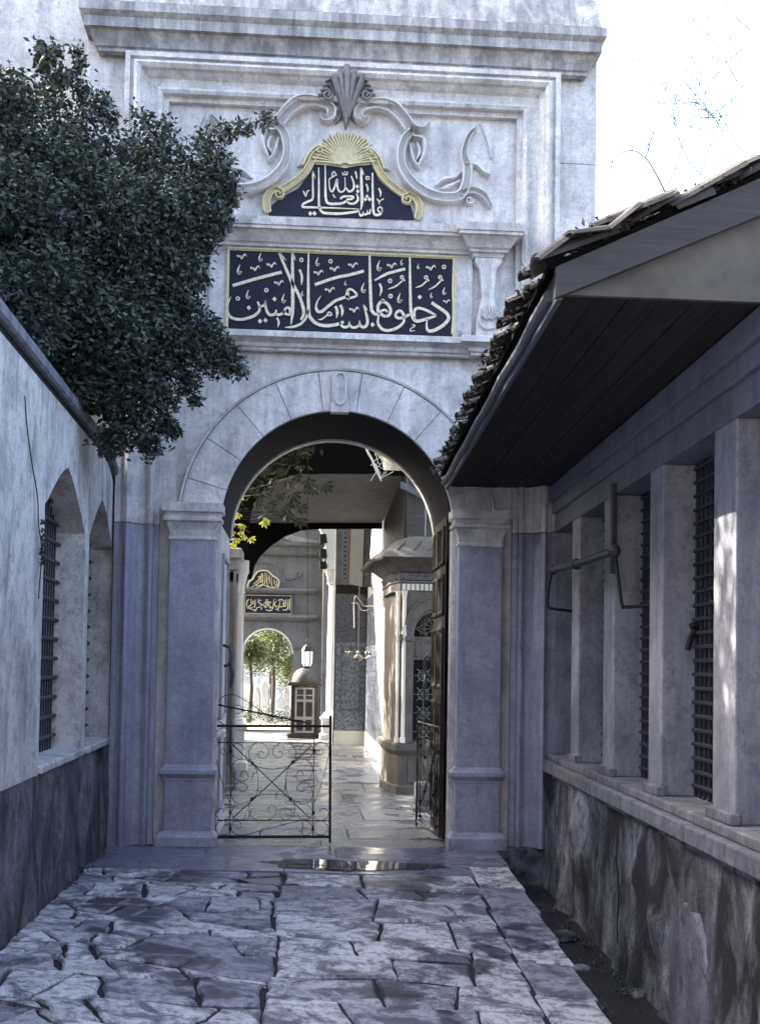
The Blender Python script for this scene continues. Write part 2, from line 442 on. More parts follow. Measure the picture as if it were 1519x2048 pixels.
rg = random.Random(11)
def poly_stone(pts, mat, parent, name='paving_stone', thick=.09, inset=.012, dz=0, tilt=(0, 0), zf=zg, bev=.012, yk=1.0):
    # pts: outline on plan, counter-clockwise, dense
    c = Vector((sum(p[0] for p in pts)/len(pts), sum(p[1] for p in pts)/len(pts)))
    out = []
    n = len(pts)
    for i, p in enumerate(pts):
        a = Vector(pts[i-1]); b = Vector(pts[(i+1) % n]); t = (b-a)
        if t.length < 1e-6: continue
        t.normalize(); nn = Vector((-t.y, t.x))
        out.append(Vector(p)+Vector((nn.x*inset, nn.y*inset*yk)))
    zc = zf(c.x, c.y)+dz
    o = MB()
    top = []
    for q in out:
        top.append((q.x, q.y, zf(q.x, q.y)+dz+tilt[0]*(q.x-c.x)+tilt[1]*(q.y-c.y)))
    k = len(top)
    bv = bev
    ring2 = []
    for q, tp in zip(out, top):
        d = (Vector((c.x, c.y))-q); d = d.normalized() if d.length > 1e-6 else d
        ring2.append((q.x+d.x*bv*1.3, q.y+d.y*bv*1.3, tp[2]))
    side = [(t[0], t[1], t[2]-bv) for t in top]
    bot = [(t[0], t[1], t[2]-thick) for t in top]
    vs = ring2+side+bot; fs = [tuple(range(k))]
    for i in range(k):
        j = (i+1) % k
        fs.append((i, i+k, j+k, j)); fs.append((i+k, i+2*k, j+2*k, j+k))
    vs = [Vector(v)-Vector((c.x, c.y, zc)) for v in vs]
    me = mesh(name, vs, fs, mat)
    ob = link(name, me, parent, loc=(c.x, c.y, zc))
    return ob

def edge(a, b, amp, n, seed):
    r = random.Random(seed); a = Vector(a); b = Vector(b); t = b-a; nn = Vector((-t.y, t.x)).normalized() if t.length > 0 else Vector((0, 1))
    pts = [a]; w = 0
    for i in range(1, n):
        w = w*.4+r.uniform(-1, 1)*amp
        pts.append(a.lerp(b, i/n)+nn*w)
    return pts       # without b

# irregular courses: shared corner points keep the joints closed
def courses(yrows, xfun, parent, mat, amp, seed, inset, yk_=2.0, zf=zg, tilt=.012, dzr=.008, skip=None):
    r = random.Random(seed)
    cuts = []
    for i in range(len(yrows)-1):
        ym = (yrows[i]+yrows[i+1])/2
        cuts.append(xfun(ym, r))
    def rowy(i, x): 
        return yrows[i]+amp*1.6*math.sin(x*2.3+i*1.7)+amp*.9*math.sin(x*6.1+i*2.9) if 0 < i < len(yrows)-1 else yrows[i]
    for i, cs in enumerate(cuts):
        for j in range(len(cs)-1):
            x0, x1 = cs[j], cs[j+1]
            sl0 = r.uniform(-.5, .5)*amp*2 if j else 0
            r0 = random.Random(i*100+j+seed); r1 = random.Random(i*100+j+1+seed)
            s0 = r0.uniform(-1, 1)*amp*1.6 if j > 0 else 0; s1 = r1.uniform(-1, 1)*amp*1.6 if j+1 < len(cs)-1 else 0
            n = max(3, int((x1-x0)/.07))
            pts = []
            for k in range(n):
                x = (x0-s0)+((x1-s1)-(x0-s0))*k/n; pts.append((x, rowy(i, x)+r.uniform(-1, 1)*amp*.15))
            b0 = (x1-s1, rowy(i, x1-s1)); b1 = (x1+s1, rowy(i+1, x1+s1))
            pts += [tuple(p) for p in edge(b0, b1, amp*.3, 4, i*77+j)]
            for k in range(n):
                x = (x1+s1)+((x0+s0)-(x1+s1))*k/n; pts.append((x, rowy(i+1, x)+r.uniform(-1, 1)*amp*.15))
            b0 = (x0+s0, rowy(i+1, x0+s0)); b1 = (x0-s0, rowy(i, x0-s0))
            pts += [tuple(p) for p in edge(b0, b1, amp*.3, 4, i*77+j+31)]
            if skip and skip((x0+x1)/2, (yrows[i]+yrows[i+1])/2): continue
            poly_stone(pts, mat, parent, inset=inset*r.uniform(.6, 1.5), dz=r.uniform(-1, .4)*dzr, tilt=(r.uniform(-1, 1)*tilt, r.uniform(-1, 1)*tilt*.6), zf=zf, yk=yk_, bev=.012)

# right-hand course stones (regular slabs), left-hand crazy paving, kerb row
SPLIT = -.45
rows = [-9.6]
while rows[-1] < -1.6: rows.append(rows[-1]+rg.uniform(.36, .62))
rows[-1] = -1.3
def xs_right(y, r):
    L = [SPLIT+.03*math.sin(3*y)]; e = xe(y)-.36
    while L[-1] < e-.35: L.append(L[-1]+r.uniform(.38, .72))
    if e-L[-1] < .2: L.pop()
    L.append(e); return L
courses(rows, xs_right, pathb, M['paving'], .03, 5, .0095, 1.9)
def xs_kerb(y, r): return [xe(y)-.355, xe(y)]
rowk = [-9.6]
while rowk[-1] < -1.2: rowk.append(rowk[-1]+rg.uniform(.5, .95))
rowk[-1] = -.9
courses(rowk, xs_kerb, pathb, M['paving'], .008, 8, .009, tilt=.005)
rowl = [-9.6]
while rowl[-1] < -1.35: rowl.append(rowl[-1]+rg.uniform(.20, .38))
rowl[-1] = -1.3
def xs_left(y, r):
    L = [xl(y)+.02]
    while L[-1] < SPLIT-.3: L.append(L[-1]+(r.uniform(.14, .3) if L[-1] < -1.45 else r.uniform(.26, .6)))
    if SPLIT-L[-1] < .12: L.pop()
    L.append(SPLIT+.03*math.sin(3*y)); return L
courses(rowl, xs_left, pathb, M['paving'], .05, 21, .0105, 1.8, tilt=.012, dzr=.008)

# smooth threshold slabs before the gate
def xs_th(y, r): return [-1.99, -.62, .55, 1.14] 
def xs_th2(y, r): return [-1.99, -1.2, -.15, .85, 1.14]
def slabs(x0x1, y0, y1, mat, name='threshold_slab', parent=None):
    for a, b in zip(x0x1[:-1], x0x1[1:]):
        pts = [(a, y0), ((a+b)/2, y0), (b, y0), (b, (y0+y1)/2), (b, y1), ((a+b)/2, y1), (a, y1), (a, (y0+y1)/2)]
        poly_stone(pts, mat, parent, name=name, inset=.004, bev=.004, dz=rg.uniform(-.002, .002))
slabs([-1.99, -.42, .78, 1.12], -1.3, -.72, M['thres'], parent=pathb)
slabs([-1.99, -1.1, .02, 1.12], -.72, -.16, M['thres'], parent=pathb)
slabs([1.12, 1.47], -.9, -.16, M['thres'], parent=pathb)
slabs([-1.05, -.1, 1.05], -.16, .3, M['slab'], parent=pathb)
# puddle lying on the threshold slabs
pd = MB(); pts = []
for k in range(40):
    a = 2*math.pi*k/40; rr = 1+.12*math.sin(3*a+1)+.08*math.sin(7*a)+.05*math.sin(11*a+2)
    x = .12+.72*rr*math.cos(a); y = -.98+.21*rr*math.sin(a); pts.append((x, y, zg(x, y)+.0045))
zz = max(p[2] for p in pts)-.012
pd.prism([(x, y, zg(x, y)+.0035) for x, y, z in pts], (0, 0, .0015))
mt, n, b = _mat('still_water'); b.inputs['Base Color'].default_value = (.06, .065, .08, 1); b.inputs['Roughness'].default_value = .03; b.inputs['IOR'].default_value = 1.33; b.inputs['Specular IOR Level'].default_value = .9
tag(pd.obj('puddle', mt), kind='structure')

# courtyard floor beyond the gate
fl = MB(); fl.box(-8, 4, .3, 19, -.9, -.03)
flo = tag(fl.obj('courtyard_floor', M['mortar']), kind='structure')
rr_ = random.Random(4)
y = .3; i = 0
while y < 17.9:
    dy = [.75, .9, 1.1, 1.3][min(3, i//2)]*rr_.uniform(.85, 1.15)
    y2 = min(18.0, y+dy); x = -2.6-rr_.uniform(0, .6)
    L = [x]
    while L[-1] < 1.9: L.append(L[-1]+rr_.uniform(.8, 1.5))
    for a, b in zip(L[:-1], L[1:]):
        pts = [(a, y), ((a+b)/2, y), (b, y), (b, (y+y2)/2), (b, y2), ((a+b)/2, y2), (a, y2), (a, (y+y2)/2)]
        poly_stone(pts, M['slab'], flo, name='floor_slab', inset=.006, bev=.005, thick=.05, dz=rr_.uniform(-.004, .004))
    y = y2; i += 1
gf = MB(); gf.box(-14, 10, 19.3, 60, -.9, -.02)
tag(gf.obj('cemetery_path', M['earth']), kind='structure')

# ------------------------------------------------------------------ main gateway
gate = empty('stone_gateway', (0, 0, 0), 'tall pale marble gateway with round arch, gilded inscriptions and rococo relief above', 'gateway')
# body walls with an arched opening
R_IN, ZC, DEP = 1.06, 2.9, 1.34
def arch_wall(x0, x1, z1, y0, y1, r, zc, n=28, z0=0, xc=0):
    b = MB()
    # jambs
    b.box(x0, xc-r, y0, y1, z0, zc); b.box(xc+r, x1, y0, y1, z0, zc)
    # head: strips between the arch and the top
    ang = [math.pi-math.pi*k/n for k in range(n+1)]
    P1 = [(xc+r*math.cos(a), zc+r*math.sin(a)) for a in ang]
    xsn = [p[0] for p in P1]
    for (xa, za), (xb, zb) in zip(P1[:-1], P1[1:]):
        b.hexa([(xa, y0, za), (xb, y0, zb), (xb, y1, zb), (xa, y1, za)], [(xa, y0, z1), (xb, y0, z1), (xb, y1, z1), (xa, y1, z1)])
    b.box(x0, xc-r, y0, y1, zc, z1); b.box(xc+r, x1, y0, y1, zc, z1)
    return b
arch_wall(-2.37, 2.37, 7.45, 0, DEP, R_IN, ZC, z0=-.6).obj('wall', M['marble'], gate)
b = MB(); b.sweep([(R_IN*math.cos(a), 0, ZC+R_IN*math.sin(a)) for a in [math.pi-math.pi*k/48 for k in range(49)]], [(0, -.03), (.012, -.03), (.012, -DEP+.12), (0, -DEP+.12)], (0, -1, 0)); b.obj('arch_lining', M['sooty'], gate, smooth=True)  # thin added lining, shade painted into its dark colour
# voussoirs of the archivolt
NV = 11
for k in range(NV):
    a0 = math.pi*k/NV; a1 = math.pi*(k+1)/NV
    if k == NV//2: pass
    v = MB(); q = []
    for j in range(7): a = a0+.002+(a1-a0-.004)*j/6; q.append((1.425*math.cos(a), -.035, ZC+1.425*math.sin(a)))
    for j in range(7): a = a1-.002-(a1-a0-.004)*j/6; q.append((1.058*math.cos(a), -.035, ZC+1.058*math.sin(a)))
    v.prism(q, (0, .06, 0)); v.obj('voussoir', M['marble'], gate, bev=.004)
# thin raised edge round the archivolt
e = MB(); e.sweep([(1.43*math.cos(a), 0, ZC+1.43*math.sin(a)) for a in [math.pi-math.pi*k/48 for k in range(49)]], [(0, 0), (0, .045), (-.018, .055), (-.03, .03), (-.03, 0)], (0, -1, 0))
e.obj('arch_moulding', M['marble'], gate, smooth=True)
e = MB(); e.sweep([(1.065*math.cos(a), 0, ZC+1.065*math.sin(a)) for a in [math.pi-math.pi*k/48 for k in range(49)]], [(.0, -DEP-.02), (.0, -DEP+.1), (.03, -DEP+.1), (.03, -DEP-.02)], (0, -1, 0))
e.obj('rear_arch_edge', M['marble'], gate)
# keystone cartouche
k = MB(); pr = [(-.085, 3.93), (.085, 3.93), (.085, 4.0), (.07, 4.03), (.075, 4.26), (.055, 4.31), (-.055, 4.31), (-.075, 4.26), (-.07, 4.03), (-.085, 4.0)]
k.prism([(x, -.09, z) for x, z in pr], (0, .09, 0)); ko = k.obj('keystone', M['marble'], gate, bev=.008)
k = MB(); k.ribbon(crv([(x, -.09, z) for x, z in [(0, 4.0), (.045, 4.04), (.05, 4.15), (.04, 4.26), (0, 4.29), (-.04, 4.26), (-.05, 4.15), (-.045, 4.04)]], 4, True), .009, .018, (0, -1, 0), 'round', closed=True)
k.obj('oval_rim', M['relief'], ko, smooth=True)
# pilasters
for s in (-1, 1):
    def bx(b, x0, x1, *a): return b.box(min(s*x0, s*x1), max(s*x0, s*x1), *a)
    def st(b, x0, x1, y0, y1, prof): return b.steps(min(s*x0, s*x1), max(s*x0, s*x1), y0, y1, prof)
    p = MB(); bx(p, 1.10, 1.50, -.15, -.001, .70, 2.74)
    pil = p.obj('pilaster', M['marble_pil'], gate, bev=.006)
    p = MB(); bx(p, 1.095, 1.50, -.16, -.001, .10, .60); p.obj('pedestal', M['marble_pil'], pil, bev=.006)
    p = MB(); st(p, 1.10, 1.50, -.15, -.002, [(.0, .56), (.015, .58), (.015, .60), (.045, .635), (.055, .64), (.055, .675), (.03, .69), (.015, .715), (.0, .72)])
    p.obj('pedestal_cap', M['marble_pil'], pil, bev=.004)
    p = MB(); st(p, 1.09, 1.51, -.16, -.002, [(.055, 0 if s < 0 else -.02), (.055, .085), (.04, .10), (.02, .13), (.0, .135)])
    p.obj('plinth', M['marble_pil'], pil, bev=.005)
    p = MB(); st(p, 1.10, 1.50, -.15, -.002, [(.0, 2.72), (.012, 2.73), (.012, 2.75), (.0, 2.76), (.01, 2.82), (.035, 2.88), (.06, 2.895), (.06, 2.925), (.045, 2.935), (.048, 2.96), (.07, 2.975), (.07, 3.055), (.0, 3.065)])
    p.obj('capital', M['marble'], pil, bev=.003)
    # reveal panels on the passage jamb
    p = MB(); xx = 1.055
    for (z0, z1) in ((.25, .95), (1.1, 2.65)):
        for (ya, yb, za, zb) in ((.2, .24, z0, z1), (.24, .96, z0, z0+.04), (.24, .96, z1-.04, z1), (.96, 1.0, z0, z1)):
            p.box(min(s*xx, s*(xx-.02)), max(s*xx, s*(xx-.02)), ya, yb, za, zb)
    p.obj('reveal_moulding', M['marble_pil'], gate)
# big frame moulding, three sides
prof = [(0, 0), (0, .20), (.05, .205), (.055, .17), (.075, .17), (.085, .20), (.12, .225), (.155, .20), (.165, .165), (.185, .15), (.22, .105), (.27, .085), (.30, .085), (.305, .115), (.335, .13), (.365, .115), (.37, .06), (.42, .055), (.42, 0)]
f = MB(); f.sweep([(-1.985, 0, 2.868), (-1.985, 0, 7.13), (1.985, 0, 7.13), (1.985, 0, 2.868)], [(a*.90, c) for a, c in prof], (0, -1, 0))
f.obj('frame_moulding', M['marble'], gate, smooth=True, auto=25)
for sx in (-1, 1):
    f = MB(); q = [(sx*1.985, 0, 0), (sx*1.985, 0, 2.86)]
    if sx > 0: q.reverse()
    f.sweep(q, [(a*.90, c) for a, c in prof], (0, -1, 0)); f.obj('jamb_moulding', M['marble_pil'], gate, smooth=True, auto=25)  # lower jambs take the shade-tinted copy of the marble
b = MB(); b.box(1.55, 2.03, -.14, -.001, -.6, -.004); b.box(1.46, 1.56, -.2, -.001, -.6, -.024)
b.obj('footing', M['rightbase'], gate, bev=.01)
# thin masonry joints on frame: course line blocks
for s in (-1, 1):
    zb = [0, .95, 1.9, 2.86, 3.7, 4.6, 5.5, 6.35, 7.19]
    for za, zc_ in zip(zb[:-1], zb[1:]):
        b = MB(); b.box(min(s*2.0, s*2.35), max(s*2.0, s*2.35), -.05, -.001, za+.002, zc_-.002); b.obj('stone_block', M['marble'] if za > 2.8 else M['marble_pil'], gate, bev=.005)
# entablatures
c2 = [(0, 4.545), (.05, 4.55), (.055, 4.575), (.075, 4.58), (.085, 4.61), (.12, 4.64), (.155, 4.65), (.155, 4.70), (.13, 4.712), (0, 4.715)]
def plan(b0, b1, x0, x1, xe_, z=0):   # front offsets: centre b0, breaks b1
    return [(-xe_, 0, z), (-xe_, -b1, z), (-x0, -b1, z), (-x0, -b0, z), (x0, -b0, z), (x0, -b1, z), (xe_, -b1, z), (xe_, 0, z)]
def cornice(name, prof, b0, b1, x0, xe_, mat):
    c = MB(); c.sweep(plan(b0, b1, x0, 0, xe_), [(a, z) for a, z in prof], (0, 0, 1)); return c.obj(name, mat, gate, smooth=True, auto=25)
cornice('lower_cornice', [(a-.02, z-.065) for a, z in c2], .04, .11, 1.22, 1.44, M['marble'])
c1 = [(-.02, 5.475), (.0, 5.48), (.01, 5.51), (.035, 5.515), (.04, 5.535), (.06, 5.55), (.085, 5.60), (.12, 5.635), (.15, 5.64), (.15, 5.665), (.165, 5.67), (.18, 5.735), (-.02, 5.745)]
cornice('upper_cornice', [(a, z-.075) for a, z in c1], .05, .13, 1.20, 1.48, M['marble'])
b = MB(); b.box(-1.21, 1.21, -.045, -.001, 4.64, 5.42); b.obj('frieze', M['marble'], gate, bev=.004)
for s in (-1, 1):                  # narrow consoles with carved shells either side of the inscription
    b = MB(); b.prism([(s*x, -.12, z) for x, z in [(1.24, 4.65), (1.47, 4.65), (1.47, 4.80), (1.42, 4.95), (1.40, 5.05), (1.42, 5.30), (1.47, 5.36), (1.47, 5.41), (1.22, 5.41), (1.22, 5.36), (1.26, 5.30), (1.29, 5.05), (1.27, 4.95), (1.24, 4.80)]], (0, .119, 0))
    co = b.obj('console', M['marble'], gate, bev=.008)
    b = MB()
    for kx in range(7):
        a = math.radians(90+(kx-3)*17); L = .17-.012*abs(kx-3)
        x0, z0 = s*1.355, 4.80
        b.ribbon([(x0+math.cos(a)*.03, -.12, z0+math.sin(a)*.03), (x0+math.cos(a)*L*.6, -.12, z0+math.sin(a)*L*.7), (x0+math.cos(a)*L*.8, -.12, z0+math.sin(a)*L)], .013, .03, (0, -1, 0), 'round', ends=(.5, .6))
    b.ribbon(crv([(s*1.355+q*.085, -.12, z) for q, z in [(-1, 4.86), (-1.1, 4.80), (-.7, 4.755), (0, 4.74), (.7, 4.755), (1.1, 4.80), (1, 4.86)]], 4), .016, .035, (0, -1, 0), 'round')
    b.obj('carved_shell', M['relief'], co, smooth=True)
# top cornice
c = MB(); tp = [(0, 7.13), (.05, 7.14), (.05, 7.17), (.07, 7.18), (.08, 7.24), (.12, 7.30), (.16, 7.31), (.16, 7.40), (.20, 7.44), (.20, 7.52), (.05, 7.60), (0, 7.60)]
c.sweep([(-2.19, DEP, 0), (-2.19, -.10, 0), (2.19, -.10, 0), (2.19, DEP, 0)], tp, (0, 0, 1))
c.obj('top_cornice', M['cornice'], gate, smooth=True, auto=25)
b = MB(); b.hexa([(-2.36, -.2, 7.58), (2.36, -.2, 7.58), (2.36, 1.5, 7.58), (-2.36, 1.5, 7.58)], [(-2.3, .05, 8.3), (2.3, .05, 8.3), (2.3, 1.2, 8.3), (-2.3, 1.2, 8.3)])
b.obj('lead_capping', M['cornice'], gate)

NRM = (0, -1, 0)
# inscription panel
def tracer(ox, oy, sc, Y, dx=0):
    def t(x, y):
        q = P(ox+(x+dx)/sc, oy+y/sc, Y); return (q.x, Y, q.z)
    return t
YP = -.052
b = MB(); b.box(-1.045, 1.045, YP, -.045, 4.63, 5.41)
panel = b.obj('inscription_panel', M['navy'], gate)
b = MB(); b.sweep([(-1.055, -.045, 4.652), (-1.055, -.045, 5.425), (1.055, -.045, 5.425), (1.055, -.045, 4.652)], [(0, 0), (0, .025), (.012, .03), (.028, .016), (.028, 0)], NRM)
b.obj('gilt_frame', M['gilt'], panel)
S = 6.076; px2m = 1/219.0/S
A = tracer(440, 490, S, YP)
def B(x, y): return A(x+1458, y)
L = MB()
LT = .011
def stroke(T, pts, w, ends=(1, 1), k=6, mul=1):
    L.ribbon([Vector(T(p.x, p.y)) for p in crv(pts, k)], w*.5*px2m_cur*mul, LT, NRM, 'flat', ends)
px2m_cur = px2m
def diamond(T, x, y, r=30):
    L.prism([Vector(T(x+dx, y+dy))+Vector((0, -LT, 0)) for dx, dy in ((0, -r), (r*.9, 2), (0, r), (-r*.9, -2))], (0, LT, 0))
def ring(T, x, y, r=20, w=15):
    L.ribbon([Vector(T(x+r*math.cos(a), y+r*math.sin(a))) for a in [2*math.pi*k/12 for k in range(12)]], w*.5*px2m_cur, LT, NRM, 'flat', closed=True)
def comma(T, x, y, s=1):        # x,y = bottom bowl
    stroke(T, [(x, y-100*s), (x-20*s, y-45*s), (x-18*s, y-10*s), (x, y), (x+18*s, y-25*s)], 22*s+3, (.25, .6))
    stroke(T, [(x-15*s, y-25*s), (x, y-8*s), (x+10*s, y-16*s)], 26*s, (.8, .7))
def tilde(T, x, y, s=1):
    stroke(T, [(x-58*s, y-14*s), (x-32*s, y+6*s)], 26*s, (.6, 1)); stroke(T, [(x-36*s, y-2*s), (x-18*s, y-2*s), (x-3*s, y+26*s), (x+22*s, y-14*s), (x+44*s, y-24*s), (x+58*s, y+2*s)], 18*s, (1, .3))
def loopd(T, pts, w):
    L.ribbon([Vector(T(p.x, p.y)) for p in crv(pts, 6, True)], w*.5*px2m_cur, LT, NRM, 'flat', closed=True)
# --- left half of the panel
stroke(A, [(152, 495), (450, 408), (748, 332)], 40)
stroke(A, [(130, 630), (98, 715), (90, 800), (115, 865), (180, 900), (265, 905), (355, 885), (430, 850), (475, 800), (478, 745), (455, 690)], 36, (.2, .7))
stroke(A, [(478, 760), (505, 745), (535, 735), (552, 680)], 30, (1, .5))
stroke(A, [(550, 675), (560, 780), (595, 845), (640, 850), (672, 830), (682, 790)], 36, (.5, .5))
stroke(A, [(672, 835), (710, 850), (755, 835), (790, 800)], 34)
loopd(A, [(770, 820), (800, 770), (838, 765), (850, 810), (845, 845), (800, 840)], 30)
for x, y in ((215, 652), (562, 550), (987, 183), (1340, 200)): ring(A, x, y)
for x, y in ((350, 765), (485, 927), (550, 917), (660, 660)): diamond(A, x, y)
comma(A, 345, 648); comma(A, 495, 190, .9); comma(A, 240, 350, 1.1); comma(A, 778, 697, 1); comma(A, 1003, 618, .6); comma(A, 1188, 248, .95)
for x, y in ((265, 140), (425, 285), (625, 243), (715, 462), (1195, 337), (1390, 290), (1333, 547)): tilde(A, x, y)
stroke(A, [(718, 100), (800, 290), (880, 470), (960, 620), (1008, 760), (1012, 850), (980, 910)], 40, (.7, .7))
stroke(A, [(720, 95), (760, 140), (800, 192)], 16, (1, .2))
stroke(A, [(1075, 790), (1052, 870), (990, 950), (910, 990), (840, 1000), (785, 1003)], 30, (.8, .15))
stroke(A, [(878, 92), (880, 400), (882, 700), (875, 850), (860, 965)], 42, (.7, .3)); stroke(A, [(880, 90), (900, 140), (916, 192)], 16, (1, .2))
stroke(A, [(1073, 100), (1070, 450), (1075, 790), (1100, 890), (1180, 960), (1290, 982), (1420, 965), (1500, 935)], 42, (.5, .8))
stroke(A, [(965, 300), (992, 380), (988, 490)], 30, (1, .2)); stroke(A, [(690, 885), (712, 935), (700, 1000)], 26, (1, .2))
stroke(A, [(1150, 485), (1400, 400), (1570, 365), (1745, 318)], 38)
stroke(A, [(1222, 620), (1180, 690), (1165, 760), (1190, 810), (1240, 805), (1320, 740), (1400, 680), (1490, 645), (1560, 625)], 36, (.2, 1))
loopd(B, [(85, 650), (78, 590), (105, 540), (150, 550), (198, 600), (175, 630)], 28); stroke(B, [(100, 560), (98, 620), (105, 672)], 24, (.5, .5))
stroke(A, [(1190, 910), (1240, 900), (1290, 860)], 20, (.2, 1)); loopd(A, [(1300, 855), (1318, 820), (1345, 828), (1348, 855)], 18)
stroke(A, [(1400, 745), (1422, 810), (1412, 888)], 34, (1, .2)); stroke(A, [(1462, 730), (1485, 800), (1475, 872)], 34, (1, .2))
# --- right half
stroke(B, [(-10, 940), (20, 985), (60, 1000), (100, 985), (112, 930)], 32, (.8, .4)); stroke(B, [(112, 960), (140, 1000), (190, 1000), (228, 975), (236, 920)], 32, (.8, .4))
stroke(B, [(236, 960), (262, 995), (305, 992), (332, 940), (318, 850), (285, 735)], 36, (.8, .5)); stroke(B, [(285, 730), (310, 760), (330, 800)], 14, (1, .2))
for x, y in ((155, 245), (625, 250), (1100, 277), (170, 787)): tilde(B, x, y)
tilde(B, 1290, 685, .7)
for x, y, s in ((478, 306, 1.15), (752, 243, .7), (952, 288, .6), (1268, 600, .85), (1110, 640, .6), (728, 695, 1.1), (288, 572, 1.1), (68, 490, .55)): comma(B, x, y, s)
stroke(B, [(357, 128), (362, 400), (375, 740), (392, 810), (430, 842), (470, 838)], 40, (.6, .8))
stroke(B, [(845, 148), (848, 450), (856, 770), (872, 860), (910, 920), (970, 922), (1080, 890), (1165, 862)], 40, (.6, .7))
stroke(B, [(1165, 862), (1100, 822), (1000, 778), (930, 772), (900, 810), (905, 900)], 36, (.7, .7))
stroke(B, [(1062, 890), (1048, 960), (1058, 1030), (1100, 1048), (1180, 1020), (1260, 965), (1315, 895), (1290, 830), (1200, 765), (1108, 702)], 42, (.3, 1))
stroke(B, [(840, 845), (810, 862), (780, 875)], 34); loopd(B, [(770, 850), (735, 805), (690, 815), (672, 858), (700, 888), (755, 885)], 34)
stroke(B, [(770, 870), (772, 930), (725, 985), (650, 1025), (570, 1040), (500, 1015), (458, 950), (465, 870), (480, 820)], 36, (.8, .4))
loopd(B, [(462, 810), (460, 740), (505, 690), (570, 715), (612, 790), (590, 855), (535, 865), (490, 835)], 38)
stroke(B, [(480, 810), (540, 790), (575, 815)], 28); stroke(B, [(505, 700), (515, 665), (545, 690)], 24)
for x, y in ((605, 438), (610, 622), (1258, 268)): ring(B, x, y, 20, 16)
stroke(B, [(478, 470), (500, 540), (482, 618)], 28, (1, .2))
stroke(B, [(418, 432), (560, 355), (700, 315), (787, 292)], 36, (.5, 1))
for ox, tip in ((748, (580, 540)), (1042, (915, 520)), (1212, (1070, 545))):
    oy = 393 if ox != 1042 else 395
    ring(B, ox, oy, 18, 16); stroke(B, [(ox+10, oy+12), (ox+35, oy+45)], 22); stroke(B, [tip, ((tip[0]+ox)/2+10, (tip[1]+oy)/2+35), (ox+8, oy+42)], 20, (.3, 1))
diamond(B, 965, 635); diamond(B, 392, 970)
stroke(B, [(1378, 168), (1376, 500), (1378, 880), (1350, 1082)], 40, (.6, .25)); stroke(B, [(1380, 165), (1395, 220), (1406, 275)], 14, (1, .2))
stroke(B, [(862, 978), (885, 970), (905, 985), (860, 1015), (850, 1045), (905, 1042)], 14, (.5, .5))
lo_ = L.obj('lettering', M['letters'], panel)

# cartouche
C8 = tracer(500, 120, 2.7125, 0)
b = MB(); cp = [(100, 842), (118, 790), (180, 742), (262, 700), (320, 625), (350, 562), (400, 545), (470, 560), (515, 585), (570, 562), (640, 550), (668, 600), (700, 660), (750, 705), (830, 760), (872, 800), (888, 868)]
b.prism([Vector(C8(x, y))+Vector((0, -.02, 0)) for x, y in cp], (0, .02, 0))
cart = b.obj('cartouche', M['navy'], gate)
L = MB(); px2m_cur = 1/219.0/5.842; YC = -.021
C = tracer(560, 300, 5.842, YC)
W = 30
stroke(C, [(450, 208), (452, 450), (455, 650), (490, 725), (560, 742), (700, 745), (850, 728), (920, 712)], W, (.4, .8))
stroke(C, [(915, 700), (935, 765), (962, 760), (970, 722)], 22, (.5, .5)); stroke(C, [(970, 740), (990, 758), (1012, 745), (1018, 705)], 22, (.7, .5)); stroke(C, [(1018, 730), (1040, 745), (1055, 690)], 22, (.7, .4))
stroke(C, [(525, 178), (528, 400), (532, 560), (560, 622), (640, 632), (730, 622), (780, 590)], W, (.4, .8))
stroke(C, [(700, 572), (745, 545), (850, 548), (838, 572), (775, 582)], 24); stroke(C, [(775, 590), (800, 622), (860, 628), (905, 590), (905, 550), (888, 510)], 26, (.8, .4))
stroke(C, [(380, 250), (382, 420), (378, 570), (320, 605), (268, 635), (270, 668), (400, 672), (650, 680), (920, 692)], 26, (.6, .3)); stroke(C, [(380, 245), (395, 290), (408, 335)], 12, (1, .2))
stroke(C, [(268, 478), (300, 545)], 18, (.5, .8)); stroke(C, [(300, 540), (318, 485), (345, 472)], 14, (1, .4))
diamond(C, 352, 745, 28); diamond(C, 400, 743, 28)
stroke(C, [(570, 345), (575, 430), (600, 490), (635, 440), (665, 345), (668, 430), (690, 485), (730, 488), (758, 445), (755, 320)], 22, (.5, .4)); stroke(C, [(572, 345), (600, 322), (640, 305)], 14, (1, .3))
stroke(C, [(770, 445), (800, 485), (845, 470), (862, 405), (830, 305)], 26, (.7, .5))
stroke(C, [(728, 262), (735, 290), (755, 288), (757, 250)], 12); stroke(C, [(757, 285), (778, 290), (785, 255)], 12)
stroke(C, [(625, 250), (602, 292), (655, 298), (625, 250)], 12)
stroke(C, [(878, 252), (900, 340)], 20, (1, .2)); stroke(C, [(945, 210), (950, 450), (955, 600), (942, 700)], 36, (.6, .3)); stroke(C, [(948, 208), (962, 255), (975, 300)], 14, (1, .2))
for x, y, r in ((900, 428, 24), (905, 485, 24), (992, 578, 24), (1015, 542, 22), (1042, 578, 24)): diamond(C, x, y, r)
stroke(C, [(1045, 318), (1005, 312), (1010, 345), (1050, 338)], 12); stroke(C, [(1005, 400), (1022, 450), (1020, 492)], 20, (1, .2))
stroke(C, [(1078, 268), (1080, 500), (1088, 710), (1110, 758), (1165, 752), (1192, 700)], 30, (.6, .8)); loopd(C, [(1150, 720), (1140, 690), (1165, 668), (1188, 690), (1180, 725)], 18)
stroke(C, [(1152, 448), (1172, 500), (1170, 548)], 20, (1, .2)); stroke(C, [(1128, 570), (1152, 602), (1158, 640)], 14, (1, .3)); stroke(C, [(1158, 605), (1180, 585), (1208, 572)], 12)
stroke(C, [(615, 520), (630, 545), (645, 558)], 14)
L.obj('lettering', M['letters'], cart)
